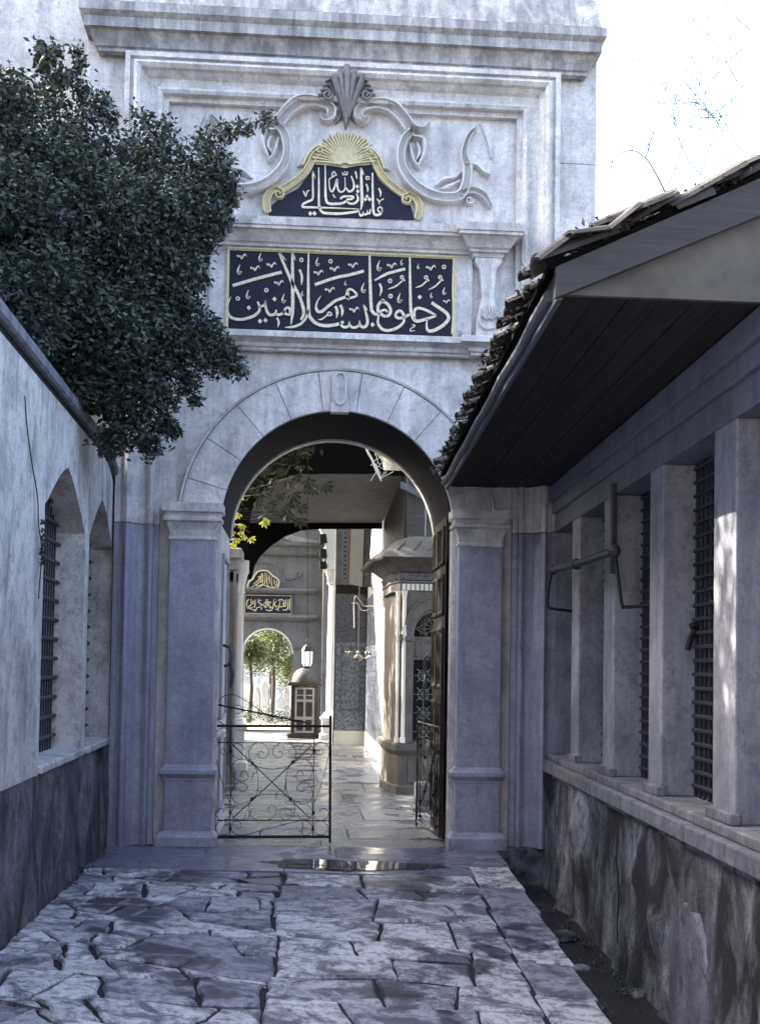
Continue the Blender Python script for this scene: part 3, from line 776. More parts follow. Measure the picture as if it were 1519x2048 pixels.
# gilded frame of the cartouche: bands, volutes, fan shell
def sym(pts):        # trace right half in crop coordinates, give both sides in metres (x mirrored about 0)
    r = [Vector(C8(x, y)) for x, y in pts]
    r = [Vector((p.x-C8(513, 500)[0]*0, p.y, p.z)) for p in r]
    return r, [Vector((-p.x, p.y, p.z)) for p in r]
def spiral(cx, cy, r0, r1, a0, turns, n=16):
    return [(cx+(r0+(r1-r0)*k/n)*math.cos(a0+turns*2*math.pi*k/n), cy+(r0+(r1-r0)*k/n)*math.sin(a0+turns*2*math.pi*k/n)) for k in range(n+1)]
u8 = 1/219.0/2.7125
gf_ = MB(); WM, HM = 1.15, 1.3
def both(mb, pts, w, h, kind='round', ends=(1, 1), k=5, y=0):
    w *= WM; h *= HM
    for q in sym(pts):
        q = crv([(p.x, p.y+y, p.z) for p in q], k)
        mb.ribbon(q, w*.5*u8, h, NRM, kind, ends)
both(gf_, [(578, 530), (625, 508), (668, 545), (690, 595), (722, 648), (775, 698), (845, 748)], 34, .045, 'cove')
both(gf_, [(600, 495), (650, 488), (700, 535), (725, 600)], 24, .05, 'round', (.5, .6))
both(gf_, spiral(850, 765, 30, 5, -1.5, -1.4), 14, .05, 'round')
both(gf_, [(852, 738), (895, 760), (915, 810), (905, 868)], 36, .045, 'cove', (.7, 1))
both(gf_, [(905, 755), (930, 790), (928, 860)], 12, .05, 'round', (.5, 1))
both(gf_, spiral(640, 512, 18, 4, 0, 1.2), 9, .06, 'round')
for k in range(29):
    a = math.radians(90+(k-14)*6.6); rad = 170+6*math.cos(k*math.pi)
    x1, y1 = 513+rad*1.02*math.cos(a), 572-rad*math.sin(a)
    if y1 > 560: continue
    q0 = Vector(C8(513+math.cos(a)*20, 580-math.sin(a)*10)); q1 = Vector(C8(513+(x1-513)*.55, 575+(y1-575)*.62)); q2 = Vector(C8(x1, y1))
    gf_.ribbon(crv([q0, q1, q2], 5), 8.5*u8, .06, NRM, 'round', (.35, .9))
both(gf_, [(725, 600), (745, 590), (750, 605)], 14, .03)
gf_.prism([Vector(C8(513+160*math.cos(math.radians(a)), 572-150*math.sin(math.radians(a))))+Vector((0, -.03, 0)) for a in range(0, 181, 12)]+[Vector(C8(450, 580))+Vector((0, -.03, 0)), Vector(C8(513, 592))+Vector((0, -.03, 0)), Vector(C8(575, 580))+Vector((0, -.03, 0))], (0, .03, 0))
gf_.obj('gilt_cartouche_frame', M['gilt'], cart, smooth=True)
# rococo scrollwork in plain stone
sc = MB(); WM, HM = 1.35, 2.0
both(sc, [(640, 322), (622, 346), (592, 336), (584, 302), (612, 276), (680, 262), (752, 282), (812, 332), (855, 392)], 40, .055, 'cove', (.3, 1))
both(sc, [(600, 268), (700, 246), (785, 268), (845, 330), (885, 385), (930, 398), (968, 368)], 14, .08, 'round', (.6, .3))
both(sc, [(872, 405), (832, 450), (812, 535), (828, 615), (882, 688), (962, 742), (1050, 762), (1130, 752), (1165, 690), (1172, 600), (1158, 555), (1156, 500), (1180, 430), (1222, 388)], 40, .05, 'cove', (.8, .3))
both(sc, [(1165, 572), (1222, 582), (1262, 618), (1298, 636)], 18, .04, 'round', (1, .3))
both(sc, [(1138, 738), (1200, 722), (1262, 750), (1300, 812)], 26, .045, 'cove', (1, .4))
both(sc, [(880, 430), (935, 445), (940, 510), (905, 590)], 26, .05, 'round', (.6, .3))
both(sc, [(862, 470), (882, 550), (915, 602)], 22, .04, 'round', (.4, .4))
both(sc, [(900, 470), (915, 520), (895, 560)], 16, .055, 'round', (.4, .4))
both(sc, [(1002, 692), (1045, 655), (1105, 645), (1140, 615)], 24, .035, 'round', (.4, .3))
both(sc, [(1030, 710), (1080, 690), (1132, 665)], 22, .03, 'round', (.3, .6))
both(sc, spiral(1185, 770, 22, 5, 0, 1.3), 14, .035, 'round')
both(sc, [(1245, 345), (1288, 450), (1305, 540)], 14, .02, 'round', (.2, .3))
sc.obj('scrollwork', M['relief'], gate, smooth=True)
sh = MB()
for tipx, tipy, w in ((452, 98, 30), (482, 72, 34), (520, 48, 44), (562, 74, 34), (606, 100, 30)):
    p0 = Vector(C8(520+(tipx-520)*.12, 330)); p1 = Vector(C8(520+(tipx-520)*.55, 215)); p2 = Vector(C8(tipx, tipy))
    sh.ribbon(crv([p0+Vector((0, -.02, 0)), p1+Vector((0, -.12, -.03)), p2+Vector((0, -.20, -.09))], 6), w*.68*u8, .07, NRM, 'round', (.4, .8))
for s in (-1, 1):
    for k in range(4):
        x0, y0 = 520+s*30, 270; x1, y1 = 520+s*(112+k*14), 150+k*24
        sh.ribbon(crv([Vector(C8(x0, y0))+Vector((0, -.02, 0)), Vector(C8((x0+x1)/2+s*10, y1+8))+Vector((0, -.12, 0)), Vector(C8(x1, y1+20))+Vector((0, -.16, 0))], 6), 10*u8, .05, NRM, 'round', (.5, .5))
    sh.ribbon([Vector(C8(x, y))+Vector((0, -.14, 0)) for x, y in spiral(520+s*103, 238, 26, 6, 0, 1.3)], 6*u8, .06, NRM, 'round')
sh.ribbon(crv([Vector(C8(520, 240))+Vector((0, -.04, 0)), Vector(C8(520, 320))+Vector((0, -.04, 0)), Vector(C8(517, 378))], 5), 16*u8, .06, NRM, 'round', (1, .2))
for s in (-1, 1): sh.ribbon(crv([Vector(C8(520+s*20, 250)), Vector(C8(520+s*34, 310)), Vector(C8(520+s*60, 350))], 5), 13*u8, .05, NRM, 'round', (.8, .3))
fan = [(430, 150), (452, 98), (482, 66), (520, 44), (562, 68), (606, 100), (622, 150), (560, 300), (520, 345), (478, 300)]
bk = [Vector(C8(x, y))+Vector((0, -.02-.15*max(0, min(1, (320-y)/270)), -.09*max(0, min(1, (320-y)/270)))) for x, y in fan]
sh.prism(bk, (0, .10, 0))
sh.obj('crest_shell', M['shell_dark'], gate, smooth=True)
# dry weed stalks standing on the two cornices
w = MB(); r = random.Random(3)
for k in range(95):
    s = r.choice((-1, 1)); x = s*r.uniform(.78, 1.5) if k % 3 else s*r.uniform(1.1, 1.5); z = 5.667
    if k > 62: x = s*r.uniform(1.07, 1.22); z = 4.65
    y = -r.uniform(.04, .1); h = r.uniform(.03, .09)
    w.tube([(x, y, z), (x+r.uniform(-.006, .006), y, z+h)], .0022, 3)
w.obj('dry_weeds', M['bark'], gate, kind='stuff')
# folded-back wooden doors in the passage
def door(s):
    x0 = 1.075; x1 = 1.028
    d = MB(); d.box(min(s*x0, s*x1), max(s*x0, s*x1), .20, 1.16, .02, 3.05)
    do = d.obj('wooden_door', M['doorwood'], gate, bev=.005)
    zs = [.14, .62, .74, 1.30, 1.42, 2.0, 2.12, 2.50, 2.60, 2.96]
    for k in range(0, 10, 2):
        for (ya, yb) in ((.26, .64), (.72, 1.10)):
            q = MB(); q.sweep([(s*x1, ya, zs[k]), (s*x1, ya, zs[k+1]), (s*x1, yb, zs[k+1]), (s*x1, yb, zs[k]), (s*x1, ya, zs[k])], [(0, 0), (0, .02), (.02, .025), (.045, .006), (.045, 0)] if s < 0 else [(0, 0), (0, .02), (-.02, .025), (-.045, .006), (-.045, 0)], (-s, 0, 0))
            q.obj('door_panel', M['doorwood'], do)
    q = MB(); q.lathe([(.0, -.012), (.035, -.01), (.045, 0), (.02, .02), (.012, .05)], (0, 0, 0), 12)
    for v in q.v: v.xyz = (s*(x1-v.z*1.0), 1.14+v.x, 1.72+v.y)
    q.tube([(s*(x1-.05), 1.14, 1.76), (s*(x1-.09), 1.14, 1.70), (s*(x1-.08), 1.14, 1.58), (s*(x1-.04), 1.14, 1.52)], .014, 6)
    q.tube([(s*(x1-.07), 1.12, 1.55), (s*(x1-.09), 1.12, 1.42), (s*(x1-.08), 1.12, 1.28)], .018, 6)
    q.obj('iron_handle', M['ironblue'], do, smooth=True)
door(1)
q = MB(); q.tube([(-1.05, .55, 1.80), (-.99, .53, 1.78), (-.96, .5, 1.70), (-.98, .5, 1.62), (-1.04, .5, 1.60)], .016, 6); q.tube([(-.98, .5, 1.64), (-.95, .49, 1.52), (-.97, .49, 1.40)], .02, 6)
q.obj('iron_bolt', M['ironblue'], gate, smooth=True)

# ------------------------------------------------------------------ iron gate leaves
def build_leaf(name, label, mirror):
    GY = .05
    T = tracer(420, 1350, 5.8423, GY); u = 1/218.0/5.8423
    hx = T(45, 0)[0]; 
    root = empty(name, (hx, GY, 0), label, 'iron gate')
    fr = MB(); bars = []
    def line(mb, pts, w, n=6, k=0):
        q = [Vector(T(*p)) for p in pts] if not k else [Vector(T(p.x, p.y)) for p in crv(pts, k)]
        mb.tube(q, w*.5*u, n)
    def one(nm, pts, w, k=0, n=6):
        b = MB(); line(b, pts, w, n, k); bars.append(b); b.obj(nm, M['iron'], root, smooth=True)
    one('stile', [(45, 110), (48, 1000), (50, 1895)], 34, n=4); one('stile', [(1405, 470), (1402, 1200), (1398, 1960)], 30, n=4)
    one('bottom_rail', [(50, 1893), (1400, 1893)], 34, n=4); one('top_rail', [(55, 596), (1400, 600)], 30, n=4)
    one('cross_bar', [(70, 790), (1400, 797)], 10); one('cross_bar', [(70, 1700), (1395, 1702)], 12)
    one('upright_bar', [(245, 605), (240, 1200), (230, 1885)], 11); one('upright_bar', [(1217, 605), (1210, 1200), (1200, 1885)], 11)
    one('diagonal_bar', [(262, 815), (1165, 1675)], 13); one('diagonal_bar', [(1188, 825), (262, 1678)], 13)
    one('sloping_bar', [(95, 350), (600, 452), (1160, 566)], 20)
    b = MB(); b.lathe([(.0, -.013), (.012, -.007), (.013, 0), (.012, .007), (0, .013)], T(122, 352), 8); b.obj('ball_finial', M['iron'], root, smooth=True)
    mx = lambda pts: [(1446-x, y) for x, y in pts]
    top = [(628, 930), (600, 892), (566, 918), (580, 965), (632, 975), (682, 925), (668, 845), (595, 797), (510, 810), (455, 885), (470, 985), (545, 1068), (700, 1100), (850, 1085), (958, 1030), (1002, 930), (972, 835), (900, 797), (800, 806), (738, 870), (745, 940), (800, 970), (846, 930), (822, 892), (792, 902)]
    bot = [(700, 1612), (676, 1582), (692, 1540), (742, 1538), (772, 1592), (742, 1658), (660, 1700), (545, 1695), (465, 1630), (450, 1540), (500, 1445), (600, 1402), (720, 1393), (850, 1405), (950, 1460), (988, 1560), (962, 1648), (890, 1697), (822, 1662), (815, 1592), (872, 1555), (935, 1580), (950, 1630), (915, 1652), (888, 1622)]
    lft = [(362, 1172), (370, 1130), (415, 1128), (446, 1180), (420, 1235), (350, 1240), (280, 1200), (247, 1110), (280, 1025), (350, 985), (430, 1000), (490, 1035), (540, 1110), (562, 1250), (548, 1380), (490, 1450), (380, 1505), (290, 1490), (245, 1395), (270, 1310), (330, 1262), (400, 1272), (436, 1320), (390, 1366), (346, 1352), (350, 1320)]
    for q in (top, bot, lft, mx(lft)): one('scroll', q, 9, 5)
    one('ring', [(150+85*math.cos(a), 1790+85*math.sin(a)) for a in [2*math.pi*k/24 for k in range(25)]], 9)
    one('ring', [(1292+82*math.cos(a), 1790+85*math.sin(a)) for a in [2*math.pi*k/24 for k in range(25)]], 9)
    one('ring', [(155+85*math.cos(a), 705+85*math.sin(a)) for a in [2*math.pi*k/24 for k in range(25)]], 8)
    curl = [(1290, 1612), (1284, 1582), (1322, 1560), (1370, 1590), (1374, 1652), (1310, 1700), (1240, 1680), (1206, 1610)]
    one('scroll', curl, 9, 4); one('scroll', mx(curl), 9, 4)
    arc = [(1022, 1622), (1058, 1690), (1150, 1684), (1200, 1612), (1162, 1542), (1125, 1525)]
    one('scroll', arc, 9, 4); one('scroll', mx(arc), 9, 4)
    arc = [(1040, 880), (1080, 822), (1140, 802), (1205, 850), (1200, 915), (1162, 958), (1128, 966)]
    one('scroll', arc, 9, 4); one('scroll', mx(arc), 9, 4)
    one('scroll', [(1130, 1812), (1100, 1785), (1068, 1812), (1082, 1862), (1142, 1876), (1190, 1822), (1188, 1762), (1130, 1712), (1050, 1706), (700, 1790), (420, 1868), (300, 1862), (240, 1792), (268, 1722), (338, 1714), (366, 1762), (340, 1796), (304, 1780)], 9, 4)
    tr = [(1286, 910), (1272, 880), (1300, 860), (1322, 900), (1290, 935), (1235, 910), (1216, 850), (1260, 790), (1340, 802), (1384, 850), (1382, 950), (1300, 1270), (1215, 1500)]
    one('scroll', tr, 8, 4); one('scroll', mx(tr), 8, 4)
    one('crest_bar', [(100, 310), (150, 252), (250, 230), (350, 262), (520, 370), (700, 482), (900, 532), (1150, 562)], 9, 5)
    one('scroll', [(260, 440), (258, 395), (300, 355), (355, 365), (375, 420), (330, 450), (285, 448)], 8, 4)
    one('scroll', [(78, 490), (110, 545), (160, 580), (230, 592)], 8, 4)
    cl = MB()
    for x, y in ((495, 1035), (965, 1020), (490, 1450), (940, 1452), (1205, 1610), (235, 1610), (1213, 890), (243, 890), (1200, 1800), (235, 1800)):
        q = T(x, y); cl = MB(); cl.box(q[0]-.013, q[0]+.013, q[1]-.013, q[1]+.013, q[2]-.015, q[2]+.015); cl.obj('rivet_clamp', M['iron'], root)
    bpy.context.view_layer.update()
    return root, hx
gl, hx = build_leaf('iron_gate', 'closed low wrought iron gate leaf with scrolls across the left of the archway', False)
gr, _ = build_leaf('iron_gate', 'wrought iron gate leaf swung open against the right door of the archway', True)
gr.scale = (-1, 1, 1)
gr.location = (1.0, .10, 0)
gr.rotation_euler = (0, 0, -math.radians(84))

# ------------------------------------------------------------------ side building on the right (piers, lintel, eave)
rb = empty('side_building', (xr(-3), -3, 0), 'long low building on the right with marble window piers under a deep dark eave', 'building')
def rq(d0, d1, o0, o1, z0, z1, mb):    # block in wall coordinates: y range, offset from the face (out positive = towards path)
    y0, y1 = d0-10.5, d1-10.5
    mb.hexa([(xr(y0)-o1, y0, z0), (xr(y0)-o0, y0, z0), (xr(y1)-o0, y1, z0), (xr(y1)-o1, y1, z0)],
            [(xr(y0)-o1, y0, z1), (xr(y0)-o0, y0, z1), (xr(y1)-o0, y1, z1), (xr(y1)-o1, y1, z1)])
b = MB()
nseg = 90; nz = 26; rr = random.Random(9)
# uneven plastered base wall as a displaced grid
vs = []; fs = []
ya0, ya1 = -9.5, -.002
def und(y, z): return .03*math.sin(y*3.1+z*2)+.025*math.sin(y*6.3-z*5+1)+.02*math.sin(y*13+z*9)+.012*math.sin(y*23-z*17)
for i in range(nseg+1):
    yy = ya0+(ya1-ya0)*i/nseg
    for j in range(nz+1):
        z = -1.0+(.70+1.0)*j/nz
        vs.append((xr(yy)-.05-max(0, und(yy, z))-.03*(1-j/nz)+rr.uniform(-.004, .004), yy, z))
for i in range(nseg):
    for j in range(nz):
        a = i*(nz+1)+j; fs.append((a, a+1, a+nz+2, a+nz+1))
b.add(vs, fs)
b.obj('base_wall', M['rightbase'], rb, smooth=True)
b = MB(); rq(1, 10.49, -.5, .04, -1, .68, b); b.obj('base_core', M['rightbase'], rb)
# sill course
b = MB()
for a, c in ((1, 6.0), (6.0, 8.3), (8.3, 10.49)):
    b = MB(); rq(a+.004, c-.004, -.28, .05, .80, .86, b); rq(a+.004, c-.004, -.28, .10, .70, .80, b); b.obj('window_sill', M['rightsill'], rb, bev=.012)
b = MB(); rq(1, 10.49, -.28, .06, .665, .70, b); b.obj('string_course', M['rightsill'], rb, bev=.006)
# piers (depth from camera)
piers = [(9.21, 9.51), (8.02, 8.34), (6.80, 7.08), (5.50, 5.84), (4.2, 4.5), (2.9, 3.2)]
for k, (a, c) in enumerate(piers):
    b = MB(); rq(a, c, -.22, 0, .86, 2.87, b); po = b.obj('window_pier', M['rightpier'], rb, bev=.012)
    b = MB(); rq(a-.02, c+.02, -.03, .03, .86, .92, b); b.obj('pier_foot', M['rightsill'], po, bev=.01)
b = MB(); rq(10.30, 10.49, -.25, 0, .86, 2.87, b); b.obj('window_pier', M['rightpier'], rb, bev=.01)
# lintel with stepped bands
b = MB(); rq(1, 10.495, -.3, .0, 2.87, 3.03, b); b.obj('lintel', M['beam'], rb, bev=.006)
b = MB(); rq(1, 10.495, -.3, .03, 3.03, 3.14, b); b.obj('architrave', M['beam'], rb, bev=.006)
b = MB(); rq(1, 10.495, -.3, .06, 3.14, 3.275, b); b.obj('frieze_board', M['beam'], rb, bev=.006)
# window grilles with dark interior
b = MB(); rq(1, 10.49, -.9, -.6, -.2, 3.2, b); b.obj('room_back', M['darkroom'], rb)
edges = [(c, a2) for (a2, _), (_, c) in zip([(10.30, 0)]+piers[:-1], piers)]
for k, (c, a2) in enumerate(edges):
    gr_ = MB(); n = int((a2-c)/.085)
    for i in range(n+1):
        d = c+(a2-c)*i/n; y = d-10.5; gr_.tube([(xr(y)+.215, y, .86), (xr(y)+.215, y, 2.87)], .011, 5)
    go = gr_.obj('window_grille', M['grille'], rb)
    if k >= 4: 
        continue
    for i in range(24):
        z = .93+i*.083
        h = MB(); h.tube([(xr(c-10.5)+.20, c-10.5, z), (xr(a2-10.5)+.20, a2-10.5, z)], .013, 5)
        h.obj('grille_bar', M['grille'], go)
# eave: soffit boards, end gable, fascia, tiles
DN, DF = 5.0, 10.46                       # depth range of the eave
def ex(y): return xr(y)-.97               # outer line
nb = 7
for i in range(nb):
    o0 = -.1+1.07*i/nb; o1 = -.1+1.07*(i+1)/nb-.006
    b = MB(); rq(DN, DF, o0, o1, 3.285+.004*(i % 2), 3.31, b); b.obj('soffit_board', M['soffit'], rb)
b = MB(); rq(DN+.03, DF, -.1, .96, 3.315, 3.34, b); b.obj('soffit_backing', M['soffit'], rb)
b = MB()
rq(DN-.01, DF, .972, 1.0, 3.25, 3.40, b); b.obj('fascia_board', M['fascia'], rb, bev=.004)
b = MB(); b.tube([(ex(y-10.5)-.045, y-10.5, 3.30+.012*math.sin(y*5)) for y in [DN+.1+(DF-DN-.15)*k/14 for k in range(15)]], .026, 8); b.obj('eave_pipe', M['fascia'], rb, smooth=True)
yn = DN-10.5
def rz(o): return 3.43+(0.97-o)*.47       # roof surface height at offset o from wall
b = MB(); b.prism([(xr(yn)-.965, yn-.03, 3.27), (xr(yn)+.5, yn-.03, 3.27), (xr(yn)+.5, yn-.03, rz(-.5)-.09), (xr(yn)-.965, yn-.03, rz(.965)-.09)], (0, .028, 0)); b.obj('gable_panel', M['gable'], rb)
b = MB(); b.prism([(xr(yn)-1.02, yn-.075, rz(1.02)-.17), (xr(yn)+.5, yn-.075, rz(-.5)-.21), (xr(yn)+.5, yn-.075, rz(-.5)-.02), (xr(yn)-1.02, yn-.075, rz(1.02)-.03)], (0, .033, 0)); b.obj('barge_board', M['barge'], rb, bev=.004)
# roof deck and clay tiles
b = MB(); b.hexa([(xr(yn)-1.05, yn-.06, rz(1.05)-.03), (xr(yn)+.9, yn-.06, rz(-.9)-.03), (xr(-.02)+.9, -.06, rz(-.9)-.03), (xr(-.02)-1.05, -.06, rz(1.05)-.03)],
                  [(xr(yn)-1.05, yn-.06, rz(1.05)), (xr(yn)+.9, yn-.06, rz(-.9)), (xr(-.02)+.9, -.06, rz(-.9)), (xr(-.02)-1.05, -.06, rz(1.05))])
b.obj('roof_deck', M['blackwood'], rb)
def tile_mesh():
    vs = []; fs = []; n = 7; Ln = .38
    for t, sc in ((0, 1.0), (1, .82)):
        for k in range(n+1):
            a = math.pi*k/n; vs.append((-Ln*t+Ln*.5, math.cos(a)*.088*sc, math.sin(a)*.05*sc))
        for k in range(n+1):
            a = math.pi*(n-k)/n; vs.append((-Ln*t+Ln*.5, math.cos(a)*.074*sc, math.sin(a)*.036*sc))
    m2 = 2*(n+1)
    for k in range(m2): fs.append((k, (k+1) % m2, (k+1) % m2+m2, k+m2))
    fs.append(tuple(range(m2-1, -1, -1))); fs.append(tuple(range(m2, 2*m2)))
    return mesh('roof_tile', vs, fs, M['tile'])
tm = tile_mesh(); slope = math.atan(.47); rt = random.Random(5)
for i in range(30):
    y = yn-.02+i*.185
    if y > -.1: break
    for j in range(6):
        o = .93-j*.30; x = xr(y)-o
        loc = (x+rt.uniform(-.035, .035), y+rt.uniform(-.02, .02), rz(o)+.02+.012*(j % 2)+rt.uniform(0, .014))
        # lower end faces the alley (-x)
        link('roof_tile', tm, rb, loc=loc, rot=(rt.uniform(-.12, .12), slope*-1+rt.uniform(-.05, .05), math.pi+rt.uniform(-.09, .09)) if False else (rt.uniform(-.16, .16), -slope+rt.uniform(-.08, .08), rt.uniform(-.14, .14)))
for i in range(12):                      # short broken verge tiles along the near edge
    o = 1.02-i*.155
    vt = link('roof_tile', tm, rb, loc=(xr(yn)-o, yn-.02+rt.uniform(-.04, .04), rz(o)+.03+rt.uniform(-.015, .02)), rot=(rt.uniform(-.4, .4), -slope+rt.uniform(-.25, .25), rt.uniform(-.5, .5)))
    vt.scale = (rt.uniform(.4, .65), 1, rt.uniform(.9, 1.2))
rsm = np.random.RandomState(18); nm = 1500
ym = rsm.uniform(yn, -.1, nm); om = np.concatenate([1.02+rsm.rand(nm-500)*.12, rsm.rand(500)*1.1-.1])
clump = np.sin(ym*9)+np.sin(ym*23+1) > -.2
om, ym = om[clump], ym[clump]
pm = np.stack([-.33+1.932+0.036*(10.5+ym)-om, ym, 3.43+(0.97-om)*.47+rsm.uniform(.0, .07, len(om))], 1)
pv = np.stack([xr(yn)-rsm.uniform(-.5, 1.05, 500), yn+rsm.normal(size=500)*.05, np.zeros(500)], 1); pv[:, 2] = rz(xr(yn)-pv[:, 0])+rsm.uniform(.02, .10, 500)
om = np.concatenate([om, np.zeros(500)]); pm = np.concatenate([pm, pv])
MOSS = (pm, rsm.uniform(.02, .05, len(om)))
# plaster patch with arched top and dark crack on the base wall
b = MB(); ypts = [(-4.15, -1.0), (-4.15, -.02), (-4.22, .22), (-4.42, .38), (-4.66, .36), (-4.82, .15), (-4.9, -1.0)]
b.prism([(xr(y)-.078, y, z) for y, z in ypts], (.05, 0, 0)); b.obj('plaster_patch', M['patch'], rb, bev=.03, seg=3)
b = MB(); b.tube(crv([(xr(-3.0)-.09, -2.98, .38), (xr(-3.1)-.105, -3.10, .28), (xr(-3.1)-.11, -3.14, .12), (xr(-3.1)-.11, -3.11, -.05), (xr(-3.1)-.115, -3.17, -.3)], 5), .009, 5, taper=.4); b.obj('dead_root', M['iron'], rb, smooth=True)  # dark wall crack, built as a thin tube
# hollow timber hanger below the lintel
b = MB(); rq(7.95, 8.02, .0, .035, 2.30, 2.94, b); b.obj('hanging_batten', M['ironblue'], rb, bev=.004)

# iron rail on two brackets in front of the windows
def RW(px, py, d):
    return P(px, py, d-10.5)
ir = empty('iron_rail', RW(1148, 1222, 9.5), 'bent iron rail carried on two hooked brackets across the right-hand window piers', 'rail')
b = MB(); a1 = RW(1104, 1140, 9.45); b1 = RW(1228, 1102, 7.3)
mid = a1.lerp(b1, .45)+Vector((0, 0, -.012))
b.tube([a1, a1.lerp(mid, .5), mid, mid.lerp(b1, .5), b1], .028, 8); b.obj('rail_bar', M['grille'], ir, smooth=True)
for q in (a1, mid, b1):
    b = MB(); b.lathe([(.0, -.045), (.03, -.035), (.045, 0), (.03, .035), (.0, .045)], q, 10); b.obj('rail_collar', M['grille'], ir, smooth=True)
b = MB(); b.tube(crv([a1, RW(1098, 1170, 9.45), RW(1095, 1208, 9.45), RW(1102, 1217, 9.46), RW(1125, 1220, 9.48), RW(1150, 1223, 9.5)], 4), .012, 6); b.obj('bracket', M['iron'], ir, smooth=True)
b = MB(); b.tube(crv([b1, RW(1235, 1150, 7.25), RW(1243, 1208, 7.2), RW(1250, 1214, 7.2), RW(1280, 1212, 7.15), RW(1312, 1210, 7.1)], 4), .012, 6); b.obj('bracket', M['iron'], ir, smooth=True)
# small iron latch on the third pier
hk = empty('iron_latch', RW(1390, 1250, 6.79), 'small black iron latch hanging on the nearest full window pier at right', 'latch')
b = MB(); b.tube(crv([RW(1405, 1262, 6.77), RW(1392, 1250, 6.74), RW(1380, 1255, 6.74)], 4), .022, 8); b.obj('hook', M['iron'], hk, smooth=True)
b = MB(); b.tube(crv([RW(1388, 1262, 6.74), RW(1380, 1280, 6.74), RW(1374, 1300, 6.74)], 4), .018, 8); b.obj('tongue', M['iron'], hk, smooth=True)

# ------------------------------------------------------------------ wall on the left with pointed windows
lw = empty('window_wall', (xl(-3), -3, 0), 'white plastered wall on the left with pointed barred windows and a sloping coping', 'wall')
def lx(d): return xl(d-10.5)
TH = .30
wins = [(9.15, 10.40), (7.44, 8.95)]
def lq(d0, d1, o0, o1, z0, z1, mb, zb0=None, zb1=None):   # o: out towards the path positive
    y0, y1 = d0-10.5, d1-10.5
    mb.hexa([(lx(d0)+o0, y0, z0), (lx(d0)+o1, y0, z0), (lx(d1)+o1, y1, z0), (lx(d1)+o0, y1, z0)],
            [(lx(d0)+o0, y0, z1 if zb0 is None else zb0), (lx(d0)+o1, y0, z1 if zb0 is None else zb0), (lx(d1)+o1, y1, z1 if zb1 is None else zb1), (lx(d1)+o0, y1, z1 if zb1 is None else zb1)])
ZT = 3.36
def ztop(d): return ZT-.0*max(0, d-9.6)-(.22*((d-9.7)/.8)**2 if d > 9.7 else 0)
def zarch(d, a, c):
    m_ = (a+c)/2; h = (c-a)/2; t = abs(d-m_)/h
    return 2.60+.38*(1-t**1.35)*(1 if t < 1 else 0) if t < 1 else 2.62
b = MB()
cur = 10.47
solid = []
prev = 10.47
for (a, c) in wins:
    solid.append((c, prev)); prev = a
solid.append((1.0, prev))
for k, (a, c) in enumerate(solid):
    n = max(1, int((c-a)/.3))
    for i in range(n):
        d0 = a+(c-a)*i/n; d1 = a+(c-a)*(i+1)/n
        lq(d0, d1, -TH, 0, .893, 0, b, ztop(d0), ztop(d1))
for (a, c) in wins:
    n = 18
    for i in range(n):
        d0 = a+(c-a)*i/n; d1 = a+(c-a)*(i+1)/n; z0 = zarch(d0, a, c); z1 = zarch(d1, a, c)
        y0, y1 = d0-10.5, d1-10.5
        b.hexa([(lx(d0)-TH, y0, z0), (lx(d0), y0, z0), (lx(d1), y1, z1), (lx(d1)-TH, y1, z1)],
               [(lx(d0)-TH, y0, ztop(d0)), (lx(d0), y0, ztop(d0)), (lx(d1), y1, ztop(d1)), (lx(d1)-TH, y1, ztop(d1))])
b.obj('upper_wall', M['leftwall'], lw)
for (a, c) in wins[:3]:
    s_ = MB(); lq(a-.02, c+.02, -TH, .035, .90, .955, s_); so_ = s_.obj('window_sill', M['leftwall'], lw, bev=.012)
    g_ = MB(); n = int((c-a)/.085)
    for i in range(1, n):
        d = a+(c-a)*i/n; g_.tube([(lx(d)-.21, d-10.5, .95), (lx(d)-.21, d-10.5, zarch(d, a, c)+.01)], .008, 5)
    go = g_.obj('window_grille', M['grille'], lw)
    for i in range(13):
        z = 1.06+i*.145
        h = MB(); h.tube([(lx(a)-.195, a-10.5, z), (lx(c)-.195, c-10.5, z)], .016, 6); h.obj('grille_bar', M['grille'], go)
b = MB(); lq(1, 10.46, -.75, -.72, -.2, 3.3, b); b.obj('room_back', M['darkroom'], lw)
# lower wall: stone blocks
b = MB(); lq(1, 10.47, -TH, -.004, -.9, .90, b); b.obj('base_core', M['leftbase'], lw)
vs = []; fs = []; nsg, nzz = 90, 20; rb_ = random.Random(2)
for i in range(nsg+1):
    d = 3.4+(10.46-3.4)*i/nsg; yy = d-10.5
    for jz in range(nzz+1):
        z = -.35+(.898+.35)*jz/nzz
        vs.append((lx(d)+.012+.03*(1-jz/nzz)+.014*math.sin(yy*5.3+z*3)+.010*math.sin(yy*11-z*7)+rb_.uniform(-.005, .005), yy, z))
for i in range(nsg):
    for jz in range(nzz):
        a = i*(nzz+1)+jz; fs.append((a, a+nzz+1, a+nzz+2, a+1))
b = MB(); b.add(vs, fs); b.obj('base_wall', M['leftbase'], lw, smooth=True)
